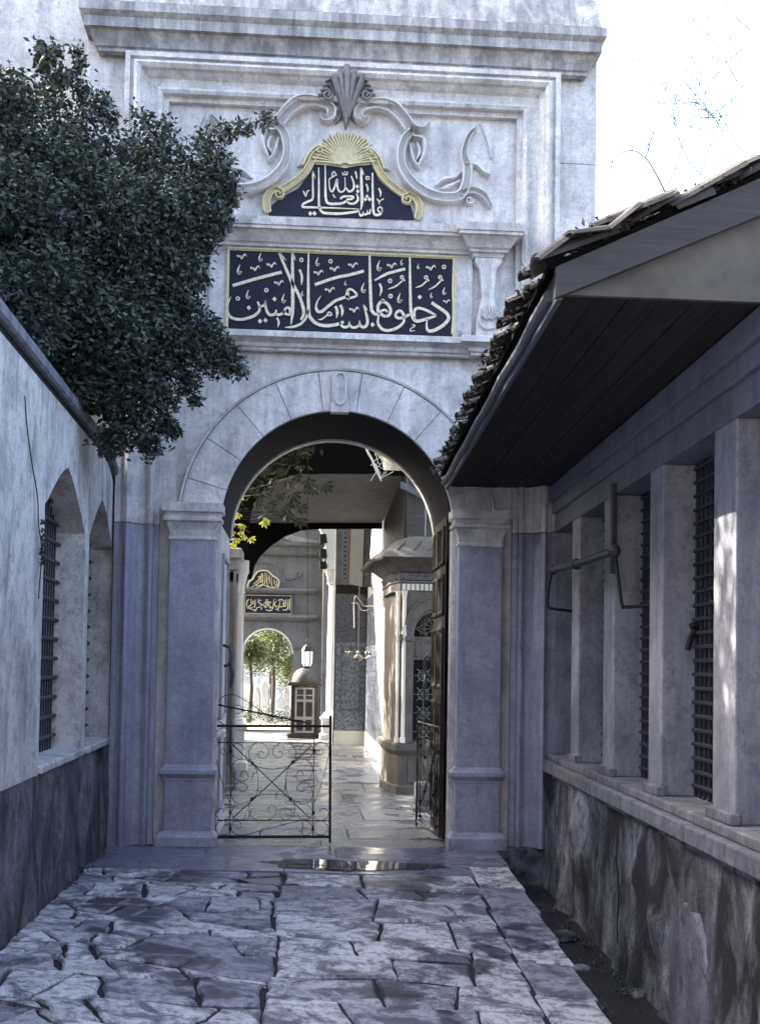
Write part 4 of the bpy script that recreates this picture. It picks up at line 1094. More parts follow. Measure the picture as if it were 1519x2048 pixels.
# coping, lighter flat band over a dark groove
ds = [1+(10.46-1)*i/40 for i in range(41)]
b = MB(); pr = [(-.42, 0), (.03, 0), (.045, .015), (.045, .075), (.03, .09), (-.40, .20)]
vs = []; fs = []
for d in ds:
    for o, z in pr: vs.append((lx(d)+o, d-10.5, ztop(d)+.045+z))
K = len(pr)
for i in range(len(ds)-1):
    for k in range(K-1): fs.append((i*K+k, (i+1)*K+k, (i+1)*K+k+1, i*K+k+1))
    fs.append((i*K+K-1, (i+1)*K+K-1, (i+1)*K, i*K))
fs.append(tuple(range(K))); fs.append(tuple(range(len(ds)*K-1, (len(ds)-1)*K-1, -1)))
b.add(vs, fs); b.obj('coping', M['rightsill'], lw, smooth=True, auto=30)
b = MB()
vs = []; fs = []
for d in ds:
    for o, z in [(-.35, 0), (.0, 0), (.0, .05), (-.35, .05)]: vs.append((lx(d)+o-.005, d-10.5, ztop(d)-.002+z))
for i in range(len(ds)-1):
    for k in range(4): fs.append((i*4+k, (i+1)*4+k, (i+1)*4+(k+1) % 4, i*4+(k+1) % 4))
b.add(vs, fs); b.obj('coping_groove', M['mortar'], lw)
# unseen mass added behind the left wall to block sun from the alley
b = MB(); b.box(-7.5, -2.75, -9.4, -1.5, -.9, 5.3)
tb = b.obj('tomb_hall', M['leftwall']); tag(tb, 'pale hall hidden behind the left barred wall under the tree', 'building')
b = MB(); b.box(-9, 9, -21, -17, -.9, 9.0)
tag(b.obj('street_house', M['rightpier']), 'tall plain house closing the alley behind the viewpoint', 'building')  # block added out of view to cut low sky light
ot = empty('overhanging_tree', (-4.5, -13, 0), 'broad leafy tree spreading over the alley behind the viewpoint', 'tree')  # unseen tree added overhead to darken the lower portal
b = MB(); b.tube(crv([(-4.6, -13, -.9), (-4.5, -13, 2), (-4.0, -12.6, 4.5), (-3, -12, 6.5)], 4), .25, 10, taper=.4); b.obj('trunk', M['bark'], ot, smooth=True)
# old wall continuing to the left of the gateway
b = MB(); b.box(-14, -2.38, .55, 1.2, -.9, 10.5); 
tag(b.obj('precinct_wall', M['marble']), 'high pale wall set back on the left of the gateway behind the tree', 'wall')
# thin dead vine hanging on the left wall
b = MB(); b.tube(crv([(lx(6.75)+.01, 6.75-10.5, 3.15), (lx(6.85)+.01, 6.82-10.5, 3.0), (lx(6.95)+.01, 6.98-10.5, 2.8), (lx(7.15)+.015, 7.14-10.5, 2.62), (lx(7.2)+.02, 7.17-10.5, 2.45), (lx(7.3)+.02, 7.28-10.5, 2.3), (lx(7.33)+.015, 7.25-10.5, 2.0)], 5), .004, 5)
r = random.Random(8)
for k in range(26):
    z = r.uniform(2.2, 2.5); y = 7.27-10.5+r.uniform(-.04, .04); x = lx(7.3)+.02; b.tube([(x, y, z), (x+r.uniform(0, .03), y+r.uniform(-.03, .03), z+r.uniform(-.03, .03))], .007, 4)
tag(b.obj('withered_vine', M['bark']), 'thin withered vine clinging to the left wall near the first window', 'vine')

# ------------------------------------------------------------------ foliage
def leaves(name, centers, sizes, mat, parent=None, seed=0, long=2.3, droop=.3, kind='stuff'):
    rs = np.random.RandomState(seed); n = len(centers); c = np.asarray(centers, float); s = np.asarray(sizes, float)[:, None]
    d = rs.normal(size=(n, 3)); d[:, 2] = d[:, 2]*.6-droop; d /= np.linalg.norm(d, axis=1)[:, None]
    o = rs.normal(size=(n, 3)); o = o-(o*d).sum(1)[:, None]*d; o /= np.linalg.norm(o, axis=1)[:, None]
    nn = np.cross(d, o)
    v = np.stack([c, c+d*s*.45+o*s/long*.55+nn*s*.08, c+d*s, c+d*s*.45-o*s/long*.55+nn*s*.08, c+d*s*.5-nn*s*.02], 1).reshape(-1, 3)
    i = np.arange(n)[:, None]*5
    f = np.concatenate([i+[0, 1, 4], i+[1, 2, 4], i+[2, 3, 4], i+[3, 0, 4]], 1).reshape(-1, 3)
    me = bpy.data.meshes.new(name); me.vertices.add(len(v)); me.vertices.foreach_set('co', v.ravel())
    me.loops.add(len(f)*3); me.loops.foreach_set('vertex_index', f.ravel()); me.polygons.add(len(f)); me.polygons.foreach_set('loop_start', np.arange(len(f))*3)
    me.update(calc_edges=True); me.materials.append(mat)
    at = me.attributes.new('v', 'FLOAT', 'POINT'); at.data.foreach_set('value', np.repeat(rs.rand(n), 5))
    ob = link(name, me, parent)
    if kind: ob['kind'] = kind
    return ob
def leaf_mesh(name, mat, long=2.3, vv=.5, s=1.0, obov=False):
    vs = [(0, 0, 0), (.22*s, .16*s/long*2.2, .02*s), (.6*s, .2*s/long*2.2, .03*s), (s, 0, -.02*s), (.6*s, -.2*s/long*2.2, .03*s), (.22*s, -.16*s/long*2.2, .02*s), (.5*s, 0, 0)]
    if obov: vs = [(0, 0, 0), (.35, .07, .02), (.72, .17, .03), (1, 0, -.05), (.72, -.17, .03), (.35, -.07, .02), (.6, 0, 0)]
    me = mesh(name, vs, [(0, 1, 6), (1, 2, 6), (2, 3, 6), (3, 4, 6), (4, 5, 6), (5, 0, 6)], mat)
    at = me.attributes.new('v', 'FLOAT', 'POINT'); at.data.foreach_set('value', [vv]*7)
    return me

leaves('roof_weeds', MOSS[0], MOSS[1], M['bark'], rb, 19)
tree = empty('evergreen_tree', (-3.3, -2.6, 3.0), 'dense dark evergreen tree overhanging the left wall in front of the gateway', 'tree')
blobs = [(110,330,85,8.2),(95,450,100,8.0),(90,560,80,7.8),(190,300,70,8.6),(200,420,105,8.4),(210,540,105,8.6),(190,650,100,8.3),(300,310,62,8.9),(315,430,95,8.8),(300,560,95,8.8),
 (380,330,55,9.0),(400,420,55,9.0),(420,280,30,9.1),(455,262,22,9.1),(530,238,16,9.2),(490,255,18,9.1),(245,750,85,8.6),(300,690,80,8.8),(270,850,48,8.8),(320,790,42,8.9),(370,715,55,9.0),(430,715,40,9.1),(472,735,24,9.2),
 (455,705,26,9.2),(110,105,15,8.5),(100,140,22,8.5),(95,185,32,8.5),(62,215,30,8.3),(140,150,14,8.5),(160,130,10,8.5),(95,110,12,8.4),(80,95,8,8.4),(150,100,7,8.5),(120,160,20,8.5),(210,200,12,8.7),(130,230,45,8.5),(85,120,14,8.5),(165,180,22,8.5),(190,215,35,8.6),(225,240,22,8.7),(380,610,34,9.0),(355,520,60,8.9),(400,560,18,9.1),(150,760,60,8.4),(225,875,38,8.7),(300,890,26,8.8),(345,860,16,8.9),(60,650,70,7.7),(60,300,70,8.0),
 (430,360,45,9.1),(450,395,28,9.1),(440,330,30,9.1),(410,460,40,9.0),(395,500,30,9.0),(420,660,35,9.1),(445,440,22,9.1),(250,640,90,8.6),(360,650,50,8.9),(330,850,22,8.9),(375,770,22,9.0),(280,240,26,8.8),(330,260,24,8.9),(20,200,60,8.0),(10,420,110,7.8),(10,600,90,7.6),(390,800,10,9.0)]
rs = np.random.RandomState(3)
cs = []; ss = []
core = []
for (px, py, rp, d) in blobs:
    c = np.array(P(px, py, d-10.5)); rad = rp/2300*d
    wis = 1 if (py > 330 or px < 45) else (.30 if py < 270 else .6); n = int(40+ (rp**2)*.27*wis)
    u = rs.normal(size=(n, 3)); u /= np.linalg.norm(u, axis=1)[:, None]
    rr2 = rs.rand(n)**(1/2.2)
    pts = c+u*rr2[:, None]*rad*np.array([1, 1.25, 1])*1.03
    cs.append(pts); ss.append(rs.uniform(.034, .066, n))
    # clusters hanging out of the outline
    m_ = max(4, int(rp/4))
    for q in range(m_):
        a = rs.normal(size=3); a /= np.linalg.norm(a); tip = c+a*rad*rs.uniform(1.0, 1.3); k = rs.randint(6, 13)
        tt = rs.rand(k)[:, None]; cs.append(tip-a*rad*.35*tt+rs.normal(size=(k, 3))*.025); ss.append(rs.uniform(.034, .06, k))
# darker depth behind: leaves further back
for (px, py, rp, d) in blobs:
    if rp < 60: continue
    c = np.array(P(px, py, d-10.5))+np.array([-.15, .25, 0]); rad = rp/2300*d*.9; n = int(rp**2*.06)
    u = rs.normal(size=(n, 3)); u /= np.linalg.norm(u, axis=1)[:, None]
    cs.append(c+u*rs.rand(n)[:, None]**.33*rad); ss.append(rs.uniform(.08, .12, n))
# hidden back of the crown over the hall, thickened to stop sun leaks
for k in range(22):
    c = np.array([-3.3-rs.rand()*2.6, -7.5+rs.rand()*6.5, 4.6+rs.rand()*3.0]); n = 800
    u = rs.normal(size=(n, 3)); u /= np.linalg.norm(u, axis=1)[:, None]
    cs.append(c+u*rs.rand(n)[:, None]**.4*.8); ss.append(rs.uniform(.09, .14, n))
n = 7000; cs.append(np.stack([rs.uniform(-5.2, -3.3, n), rs.uniform(-5, .0, n), rs.uniform(5.6, 8.2, n)], 1)); ss.append(rs.uniform(.10, .15, n))  # hidden box of leaves added to block light
cs = np.concatenate(cs); ss = np.concatenate(ss)
# keep leaves off the wall and building
leaves('crown', cs, ss, M['leaf'], tree, 5)
rso = np.random.RandomState(77); no = 9000
co = np.stack([rso.uniform(-6, 5.5, no), rso.uniform(-16, -7.0, no), rso.uniform(0, 2.0, no)], 1); co[:, 2] += np.maximum(4.2, 1.6+.62*(co[:, 1]+10.5)+.6+1.2)
co = co[np.sin(co[:, 0]*1.7)*np.sin(co[:, 1]*1.5+1) > -.45]
leaves('crown', co, rso.uniform(.16, .28, len(co)), M['leaf'], ot, 78)
sharedleaf = [leaf_mesh('leaf', M['leaf'], vv=v) for v in (.1, .5, .95)]
rl = random.Random(12)
vis = [(px, py, rp, d) for px, py, rp, d in blobs if px > 60 and rp < 60]
for k in range(290):
    px, py, rp, d = rl.choice(vis); a = rl.uniform(0, 6.28); r_ = rp*rl.uniform(.5, 1.12)
    q = P(px+r_*math.cos(a), py+r_*math.sin(a), d-10.5-rl.uniform(.05, .3))
    o = link('leaf', sharedleaf[k % 3], tree, loc=q, rot=(rl.uniform(-1, 1), rl.uniform(.1, 1.5), rl.uniform(0, 6.28))); s = rl.uniform(.05, .08); o.scale = (s, s, s)
b = MB(); b.tube(crv([(-3.4, -2.6, -.9), (-3.35, -2.6, 1.5), (-3.2, -2.5, 3.2), (-2.9, -2.4, 4.4), (-2.6, -2.3, 5.6)], 4), .17, 10, taper=.35)
b.obj('trunk', M['bark'], tree, smooth=True)
for pts in ([(200, 760), (180, 600), (150, 480), (110, 300)], [(220, 690), (320, 700), (460, 730)], [(120, 560), (110, 300), (112, 120)]):
    b = MB(); b.tube(crv([P(x, y, -1.5) for x, y in pts], 5), .03, 6, taper=.15); b.obj('limb', M['bark'], tree, smooth=True)

# bare twiggy tree behind the right roof against the sky
bt = empty('bare_tree', P(1420, 330, -1.5), 'bare winter twigs rising above the tiled roof against the sky', 'tree')
rt2 = random.Random(6)
def twig(mb, p, d, ln, r, dep):
    q = [p]; cur = Vector(p); dd = Vector(d).normalized()
    for i in range(5):
        dd = (dd+Vector((rt2.uniform(-.25, .25), rt2.uniform(-.1, .1), rt2.uniform(-.25, .25)))).normalized(); cur = cur+dd*ln/5; q.append(cur.copy())
    mb.tube(q, max(r, .0016), 4, taper=.45)
    if dep:
        for i in (1, 2, 3, 4, 5):
            if rt2.random() < .75: twig(mb, q[i], (dd+Vector((rt2.uniform(-1, 1), 0, rt2.uniform(-.8, 1)))), ln*.55, r*.5, dep-1)
b = MB()
base = P(1330, 385, -1.2)
b.tube([base+Vector((.9, 1.5, -6.5)), base+Vector((.7, .9, -3)), base+Vector((.35, 0, -.8)), base], .05, 7, taper=.35); b.obj('trunk', M['bark'], bt, smooth=True)
b = MB(); q = [P(x, y, -1.2) for x, y in [(1330, 385), (1310, 345), (1290, 315), (1260, 300), (1225, 320), (1200, 360)]]
b.tube(crv(q, 4), .007, 5, taper=.4)
twig(b, P(1290, 315, -1.2), (.25, 0, 1), .28, .005, 1); twig(b, P(1225, 320, -1.2), (-.3, 0, -1), .2, .004, 1)
twig(b, P(1330, 385, -1.2), (.6, 0, 1), 1.0, .004, 3); twig(b, P(1400, 350, -1.2), (.3, 0, 1), 1.2, .004, 3); twig(b, P(1400, 350, -1.2), (-.5, 0, .8), .8, .004, 3)
twig(b, P(1480, 300, -1.2), (-.4, 0, 1), 1.2, .004, 3)
for k in range(7):
    twig(b, P(1500-k*9, 60+k*34, -1.2), (rt2.uniform(-1, -.2), 0, rt2.uniform(-.6, .9)), .55, .004, 3)
b.obj('twigs', M['bark'], bt)
# ------------------------------------------------------------------ courtyard: left pier and column
pr_ = empty('arcade_pier', (-1.5, 5.3, 0), 'stone pier with stepped mossy capital just inside the arch on the left', 'pier')
b = MB(); b.box(-1.75, -1.20, 5.25, 5.75, 0, 3.0); b.obj('shaft', M['inner'], pr_, bev=.01)
b = MB(); b.box(-1.40, -1.36, 5.215, 5.249, .05, 2.9); b.box(-1.24, -1.21, 5.215, 5.249, .05, 2.9); b.obj('pilaster_strip', M['inner'], pr_, bev=.004)
b = MB(); b.steps(-1.75, -1.20, 5.25, 5.75, [(0, 2.75), (.0, 2.9), (.03, 2.92), (.03, 3.05), (.07, 3.08), (.07, 3.2), (.02, 3.22)]); b.obj('capital', M['shell_dark'], pr_, bev=.008)
b = MB(); b.steps(-1.75, -1.20, 5.25, 5.75, [(.05, 0), (.05, .18), (.02, .24), (0, .25)]); b.obj('base', M['inner'], pr_, bev=.006)
def column(name, x, y, r, z0, z1, label, ztop, mat, ped=True):
    c = empty(name, (x, y, 0), label, 'column')
    b = MB(); b.lathe([(r*1.02, z0), (r, z0+.05), (r*.98, (z0+z1)/2), (r*.88, z1)], (x, y, 0), 24); b.obj('shaft', mat, c, smooth=True)
    b = MB(); b.lathe([(r*.88, z1), (r*1.1, z1+.02), (r*1.1, z1+.05), (r*.95, z1+.06), (r*1.1, z1+.16), (r*1.5, z1+.30), (r*1.75, z1+.34), (r*1.75, ztop)], (x, y, 0), 16); b.obj('capital', mat, c, smooth=True)
    b = MB(); b.lathe([(r*1.5, z0-.12), (r*1.5, z0-.07), (r*1.25, z0-.04), (r*1.35, z0-.02), (r*1.02, z0)], (x, y, 0), 24); b.obj('base', mat, c, smooth=True)
    if ped:
        b = MB(); b.steps(x-r*1.5, x+r*1.5, y-r*1.5, y+r*1.5, [(.05, 0), (.05, .12), (0, .16), (0, z0-.2), (.04, z0-.16), (.04, z0-.12)]); b.obj('pedestal', mat, c, bev=.005)
    return c
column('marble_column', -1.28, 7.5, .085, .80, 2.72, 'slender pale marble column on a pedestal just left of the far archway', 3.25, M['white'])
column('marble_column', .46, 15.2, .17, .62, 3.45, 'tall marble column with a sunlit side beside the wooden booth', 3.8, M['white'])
# sunlit arch springing from the far column, with dark voussoirs
b = MB(); YA = 15.05
b.prism([P(x, y, YA) for x, y in [(656, 1166), (654, 1130), (652, 1100), (645, 1070), (636, 1050), (634, 1030), (688, 1030), (684, 1060), (683, 1100), (682, 1166)]], (0, .35, 0))
ar = b.obj('arch_spandrel', M['white']); tag(ar, 'sunlit white arch springing from the marble column, edged with dark blocks', 'arch')
for (ya, yb) in ((1068, 1086), (1098, 1114), (1123, 1138)):
    q = MB(); q.prism([P(x, y, YA-.03) for x, y in [(639, ya), (652, ya), (654, yb), (640, yb)]], (0, .4, 0)); q.obj('dark_voussoir', M['darkwood'], ar)

# ------------------------------------------------------------------ canopy over the court: boards and plaster ceiling
YF, YR = 6.3, 8.2
cn = empty('portico_canopy', (0, YF, 3.5), 'black timber canopy with a pale plaster soffit spanning the passage', 'canopy')
b = MB(); fp = [(400, 830), (830, 830), (830, 905), (742, 905), (742, 942), (800, 946), (800, 950), (640, 947), (580, 949), (548, 960), (520, 985), (503, 1020), (496, 1060), (494, 1100), (455, 1110), (400, 1110)]
fp = [(400, 830), (745, 830), (748, 900), (765, 925), (768, 946), (640, 946), (580, 949), (548, 960), (520, 985), (503, 1020), (496, 1060), (494, 1100), (455, 1115), (400, 1115)]
b.prism([P(x, y, YF) for x, y in fp], (0, .08, 0)); b.obj('front_board', M['blackwood'], cn)
b = MB(); b.prism([P(x, y, YF-.02) for x, y in [(765, 940), (812, 942), (812, 950), (765, 949)]], (0, .1, 0)); b.obj('beam_end', M['blackwood'], cn)
b = MB(); rp_ = [(440, 1046), (764, 1046), (764, 1057), (640, 1057), (602, 1060), (570, 1072), (540, 1092), (520, 1112), (509, 1130), (502, 1158), (492, 1158), (488, 1125), (440, 1125)]
b.prism([P(x, y, YR) for x, y in rp_], (0, .10, 0)); b.obj('rear_board', M['blackwood'], cn)
b = MB(); q = [P(440, 947, YF+.08), P(806, 949, YF+.08), P(764, 1046, YR), P(440, 1046, YR)]
b.prism(q, (0, 0, .06)); b.obj('plaster_soffit', M['ceil'], cn)
# timber side wall right of the canopy
tw = empty('timber_wall', (1.15, 7, 2.5), 'dark vertical plank wall behind the lead roofed fountain', 'wall')
xa, xb = P(806, 949, YF).x, P(764, 1046, YR).x
for k in range(9):
    t0, t1 = k/9, (k+1)/9-.008
    b = MB(); y0, y1 = YF+(YR-YF)*t0, YF+(YR-YF)*t1; x0, x1 = xa+(xb-xa)*t0+.02, xa+(xb-xa)*t1+.02
    b.hexa([(x0, y0, 2.6), (x0+.04, y0, 2.6), (x1+.04, y1, 2.6), (x1, y1, 2.6)], [(x0, y0, 5.2), (x0+.04, y0, 5.2), (x1+.04, y1, 5.2), (x1, y1, 5.2)]); b.obj('plank', M['planks'], tw)
for k in range(6):
    b = MB(); x0 = xa+.06+k*.14; b.box(x0, x0+.134, YF-.05, YF-.01, 2.6, 5.1); b.obj('plank', M['barge'], tw)
b = MB(); b.prism([P(x, y, 6.1) for x, y in [(802, 962), (850, 988), (850, 1000), (800, 975)]], (0, .06, 0)); b.obj('brace', M['fascia'], tw)
# vine stem at the top right of the passage, sunlight painted as white
b = MB(); b.tube(crv([P(x, y, 6.0) for x, y in [(728, 880), (734, 902), (743, 918), (749, 932)]], 5), .018, 6)
b.tube(crv([P(x, y, 6.0) for x, y in [(749, 930), (755, 945), (762, 962)]], 5), .03, 6, taper=.3)
r = random.Random(2)
for k in range(14): 
    a = P(745+r.uniform(-8, 30), 925+r.uniform(-20, 20), 6.05); b.tube([a, a+Vector((r.uniform(-.1, .1), 0, r.uniform(-.12, .06))), a+Vector((r.uniform(-.14, .14), 0, r.uniform(-.16, .06)))], .005, 4)
tag(b.obj('vine_stem', M['white']), 'pale twisted vine stem over the corner of the canopy', 'vine')
# tie rods under the canopy
RODL = ['upper level iron rod', 'lowest and longest thin iron rod', 'shortest thin iron rod low at the left', 'thin iron rod with a raised middle', 'thin iron rod slanting up to the right']
for ri, pts in enumerate(([(470, 1022), (575, 1026)], [(462, 1030), (600, 1040)], [(470, 1036), (540, 1046)], [(480, 1036), (540, 1030), (612, 1038)], [(470, 1030), (560, 1021)])):
    b = MB(); b.tube([P(x, y, 6.0) for x, y in pts], .006, 5); o = b.obj('tie_rod', M['iron']); tag(o, RODL[ri]+' below the plaster soffit', 'rod', 'thin iron rods below the soffit')

# ------------------------------------------------------------------ hanging lantern
lc = P(614, 1310, 6.2)
ln = empty('hanging_lantern', lc, 'white glazed lantern hanging on a long cord in the archway', 'lantern')
b = MB(); b.tube([lc+Vector((0, 0, .17)), P(615, 860, 6.25)], .005, 5); b.obj('cord', M['iron'], ln)
b = MB(); b.lathe([(.055, -.165), (.078, -.12), (.082, .05)], lc, 6); b.obj('glass', M['lampglass'], ln)
b = MB(); b.lathe([(.09, .05), (.092, .06), (.055, .12), (.02, .15), (.015, .17), (.0, .175)], lc, 6); b.obj('cap', M['lead'], ln)
for k in range(6):
    a = math.pi*2*k/6; b = MB(); b.tube([lc+Vector((.084*math.cos(a), .084*math.sin(a), .05)), lc+Vector((.079*math.cos(a), .079*math.sin(a), -.125)), lc+Vector((.056*math.cos(a), .056*math.sin(a), -.17))], .006, 4); b.obj('glazing_bar', M['iron'], ln)
b = MB(); b.tube([lc+Vector((.025*math.cos(a), 0, .20+.025*math.sin(a))) for a in [2*math.pi*k/12 for k in range(13)]], .006, 5); b.obj('ring', M['metal'], ln)
b = MB(); b.lathe([(.045, -.2), (.05, -.17), (.06, -.165)], lc, 8); b.obj('collar', M['lead'], ln)

# ------------------------------------------------------------------ far gateway and court walls
YFp = 19.0
fgx = P(535, 1300, YFp).x
fg = empty('far_gateway', (fgx, YFp, 0), 'smaller grey marble gateway across the courtyard with two dark gilded inscriptions', 'gateway')
rA = .62; zcA = 1.93
arch_wall(fgx-3.4, fgx+1.38, 6.2, YFp, YFp+.5, rA, zcA, 20, z0=-.1, xc=fgx).obj('wall', M['inner'], fg)
b = MB()
b.sweep([(fgx+(rA+.0)*math.cos(a), YFp, zcA+(rA+.0)*math.sin(a)) for a in [math.pi-math.pi*k/30 for k in range(31)]], [(-.04, 0), (-.04, .02), (0, .03), (0, 0)], NRM); b.obj('arch_edge', M['white'], fg)
b = MB(); b.box(fgx+rA-.002, fgx+rA+.10, YFp-.02, YFp-.003, 0, zcA-.35); b.obj('brick_jamb', M['orange'], fg)  # orange strip on the right jamb of the far arch
for s in (-1, 1):
    b = MB(); xx = fgx+s*.80; b.box(xx-.13, xx+.13, YFp-.07, YFp-.001, 0, 2.05); b.steps(xx-.13, xx+.13, YFp-.07, YFp-.002, [(0, 2.051), (.03, 2.08), (.05, 2.15), (.05, 2.2)]); b.obj('pilaster', M['inner'], fg, bev=.008)
b = MB(); b.sweep([(fgx-1.15, YFp, 0), (fgx-1.15, YFp-.08, 0), (fgx+1.15, YFp-.08, 0), (fgx+1.15, YFp, 0)], [(0, 2.78), (.05, 2.82), (.1, 2.87), (.1, 2.93), (0, 2.95)], (0, 0, 1)); b.obj('lower_cornice', M['inner'], fg)
b = MB(); b.sweep([(fgx-1.15, YFp, 0), (fgx-1.15, YFp-.08, 0), (fgx+1.15, YFp-.08, 0), (fgx+1.15, YFp, 0)], [(0, 3.47), (.05, 3.5), (.1, 3.55), (.1, 3.6), (0, 3.62)], (0, 0, 1)); b.obj('middle_cornice', M['inner'], fg)
b = MB(); b.sweep([(fgx-1.45, YFp, 0), (fgx-1.45, YFp-.05, 0), (fgx+1.3, YFp-.05, 0), (fgx+1.3, YFp, 0)], [(0, 4.45), (.05, 4.47), (.08, 4.52), (.03, 4.56), (.03, 4.66), (.12, 4.72), (.14, 4.80), (0, 4.82)], (0, 0, 1)); b.obj('upper_cornice', M['inner'], fg)
b = MB(); b.prism([P(x, y, YFp-.06) for x, y in [(566, 1066), (600, 1074), (636, 1082), (634, 1092), (600, 1088), (570, 1078)]], (0, .058, 0)); b.obj('weathered_ledge', M['shell_dark'], fg)  # slanting dark band above the far portal
q0 = P(585, 1190, YFp-.08); q1 = P(460, 1228, YFp-.08)
b = MB(); b.box(fgx-.62, q0.x, YFp-.09, YFp-.001, q1.z, q0.z); ip = b.obj('inscription_panel', M['navy'], fg, bev=.004)
b = MB(); b.sweep([(fgx-.60, YFp-.09, q1.z+.02), (fgx-.60, YFp-.09, q0.z-.02), (q0.x-.02, YFp-.09, q0.z-.02), (q0.x-.02, YFp-.09, q1.z+.02), (fgx-.60, YFp-.09, q1.z+.02)], [(0, 0), (0, .01), (.012, .01), (.012, 0)], NRM); b.obj('gilt_frame', M['gilt'], ip)
L = MB(); px2m_cur = 29.5/2300/6.604*1.15; LT = .008
D4 = tracer(470, 1040, 6.604, YFp-.092)
for pts in ([(722, 1040), (718, 1190)], [(700, 1050), (692, 1170), (650, 1190), (625, 1180)], [(672, 1045), (668, 1130), (640, 1150)], [(655, 1060), (640, 1120), (660, 1140)], [(620, 1110), (650, 1095), (668, 1120), (600, 1150), (585, 1140)],
            [(590, 1050), (585, 1130), (560, 1180), (530, 1175)], [(560, 1060), (620, 1050), (640, 1070)], [(545, 1070), (520, 1110), (545, 1150), (560, 1130)], [(510, 1050), (505, 1130), (480, 1190), (430, 1195), (400, 1180)], [(480, 1090), (440, 1110), (470, 1150), (500, 1160)],
            [(430, 1045), (425, 1150)], [(408, 1045), (402, 1150)], [(375, 1100), (430, 1085), (470, 1080)], [(380, 1120), (390, 1150), (420, 1150)], [(350, 1060), (300, 1075), (340, 1110), (370, 1120), (320, 1135)], [(335, 1150), (290, 1160), (270, 1190), (200, 1175)],
            [(265, 1050), (262, 1140), (240, 1150)], [(238, 1060), (240, 1120)], [(210, 1040), (212, 1120), (180, 1140), (165, 1170)], [(185, 1050), (160, 1070), (150, 1150)], [(230, 1150), (200, 1165), (160, 1160)], [(350, 1150), (345, 1185)], [(450, 1150), (470, 1170)]):
    stroke(D4, pts, 12, (.5, .5), 4)
for x, y in ((615, 1070), (640, 1075), (530, 1050), (300, 1050), (320, 1050), (250, 1200), (270, 1205), (560, 1195), (580, 1195)): diamond(D4, x, y, 7)
L.obj('lettering', M['gilt'], ip)
b = MB(); cp = [(190, 905), (185, 820), (230, 780), (280, 700), (330, 672), (400, 668), (450, 690), (500, 740), (560, 780), (580, 830), (560, 890), (520, 915)]
b.prism([Vector(D4(x, y)) for x, y in cp], (0, .09, 0)); cpo = b.obj('cartouche', M['navy'], fg)
L = MB()
for pts in ([(210, 890), (300, 840), (340, 780), (345, 700)], [(240, 850), (300, 800), (360, 720)], [(365, 700), (368, 840)], [(395, 690), (395, 820), (350, 870), (230, 905)], [(420, 700), (425, 860), (470, 880)], [(450, 720), (455, 850)], [(480, 745), (485, 870), (520, 890), (545, 850)], [(515, 780), (518, 860)], [(545, 800), (550, 870)], [(260, 860), (310, 870), (360, 850), (420, 880), (500, 900)], [(330, 790), (360, 810), (330, 830)], [(300, 760), (330, 740)], [(460, 760), (430, 780)]):
    stroke(D4, pts, 11, (.5, .5), 4)
L.obj('lettering', M['gilt'], cpo)
b = MB(); b.ribbon([Vector(D4(p.x, p.y)) for p in crv(cp, 4, True)], 9*px2m_cur, .015, NRM, 'round', closed=True); b.obj('gilt_frame', M['gilt'], cpo)
b = MB()
for pts in ([(200, 600), (300, 560), (420, 570), (540, 600), (600, 670), (630, 740), (700, 790), (790, 760), (800, 700), (840, 690)], [(600, 690), (610, 640), (660, 620)], [(830, 760), (870, 720), (880, 690)]):
    b.ribbon([Vector(D4(p.x, p.y))+Vector((0, .09, 0)) for p in crv(pts, 4)], 8*px2m_cur, .03, NRM, 'round')
b.obj('scrollwork', M['inner'], fg)
# wall right of the far gateway
b = MB(); b.box(fgx+1.39, 2.6, 18.6, 19.1, 0, 6.2); tag(b.obj('court_wall', M['inner']), 'plain pale wall between the far gateway and the marble column', 'wall')
b = MB(); b.box(P(690, 1400, 15.6).x-.02, P(690, 1400, 15.6).x+.06, 15.4, 15.5, 0, 5.0)
pst = b.obj('dark_post', M['darkwood']); tag(pst, 'tall dark wooden post close beside the marble column', 'post')
b = MB(); b.prism([P(x, y, 14.6) for x, y in [(671, 1345), (677, 1345), (692, 1478), (684, 1478)]], (0, .06, 0)); tag(b.obj('leaning_plank', M['darkwood']), 'dark plank leaning against the foot of the marble column', 'plank')

# booth
YB = 15.6
b0 = P(578, 1475, YB).x; b1 = P(637, 1475, YB).x; bc = (b0+b1)/2
bo = empty('guard_booth', (bc, YB, 0), 'dark wooden sentry booth with glazed door and domed roof', 'booth')
ht = P(600, 1368, YB).z
b = MB(); b.box(b0+.03, b1-.03, YB+.03, YB+.65, .09, ht-.04); b.obj('body', M['boothwood'], bo, bev=.006)
b = MB(); b.box(b0-.04, b1+.04, YB-.03, YB+.70, 0, .10); b.obj('plinth', M['boothwood'], bo, bev=.006)
b = MB(); b.box(b0-.05, b1+.05, YB-.04, YB+.72, ht-.045, ht+.02); b.box(b0-.02, b1+.02, YB-.01, YB+.69, ht+.02, ht+.04); b.obj('eave', M['boothwood'], bo, bev=.006)
b = MB(); b.lathe([(.30, ht+.04), (.295, ht+.12), (.26, ht+.22), (.19, ht+.31), (.09, ht+.36), (.02, ht+.37), (.02, ht+.42)], (bc, YB+.33, 0), 24); b.obj('dome', M['lead'], bo, smooth=True)
d0, d1 = bc-.22, bc+.22
b = MB(); zrow = [.13, .16, .42, .52, .83, .86, .97, .99, 1.20, 1.22, ht-.1]
fr = MB()
for x0, x1 in ((d0, d0+.045), (bc-.025, bc+.025), (d1-.045, d1)): fr.box(x0, x1, YB-.01, YB+.028, .12, ht-.08)
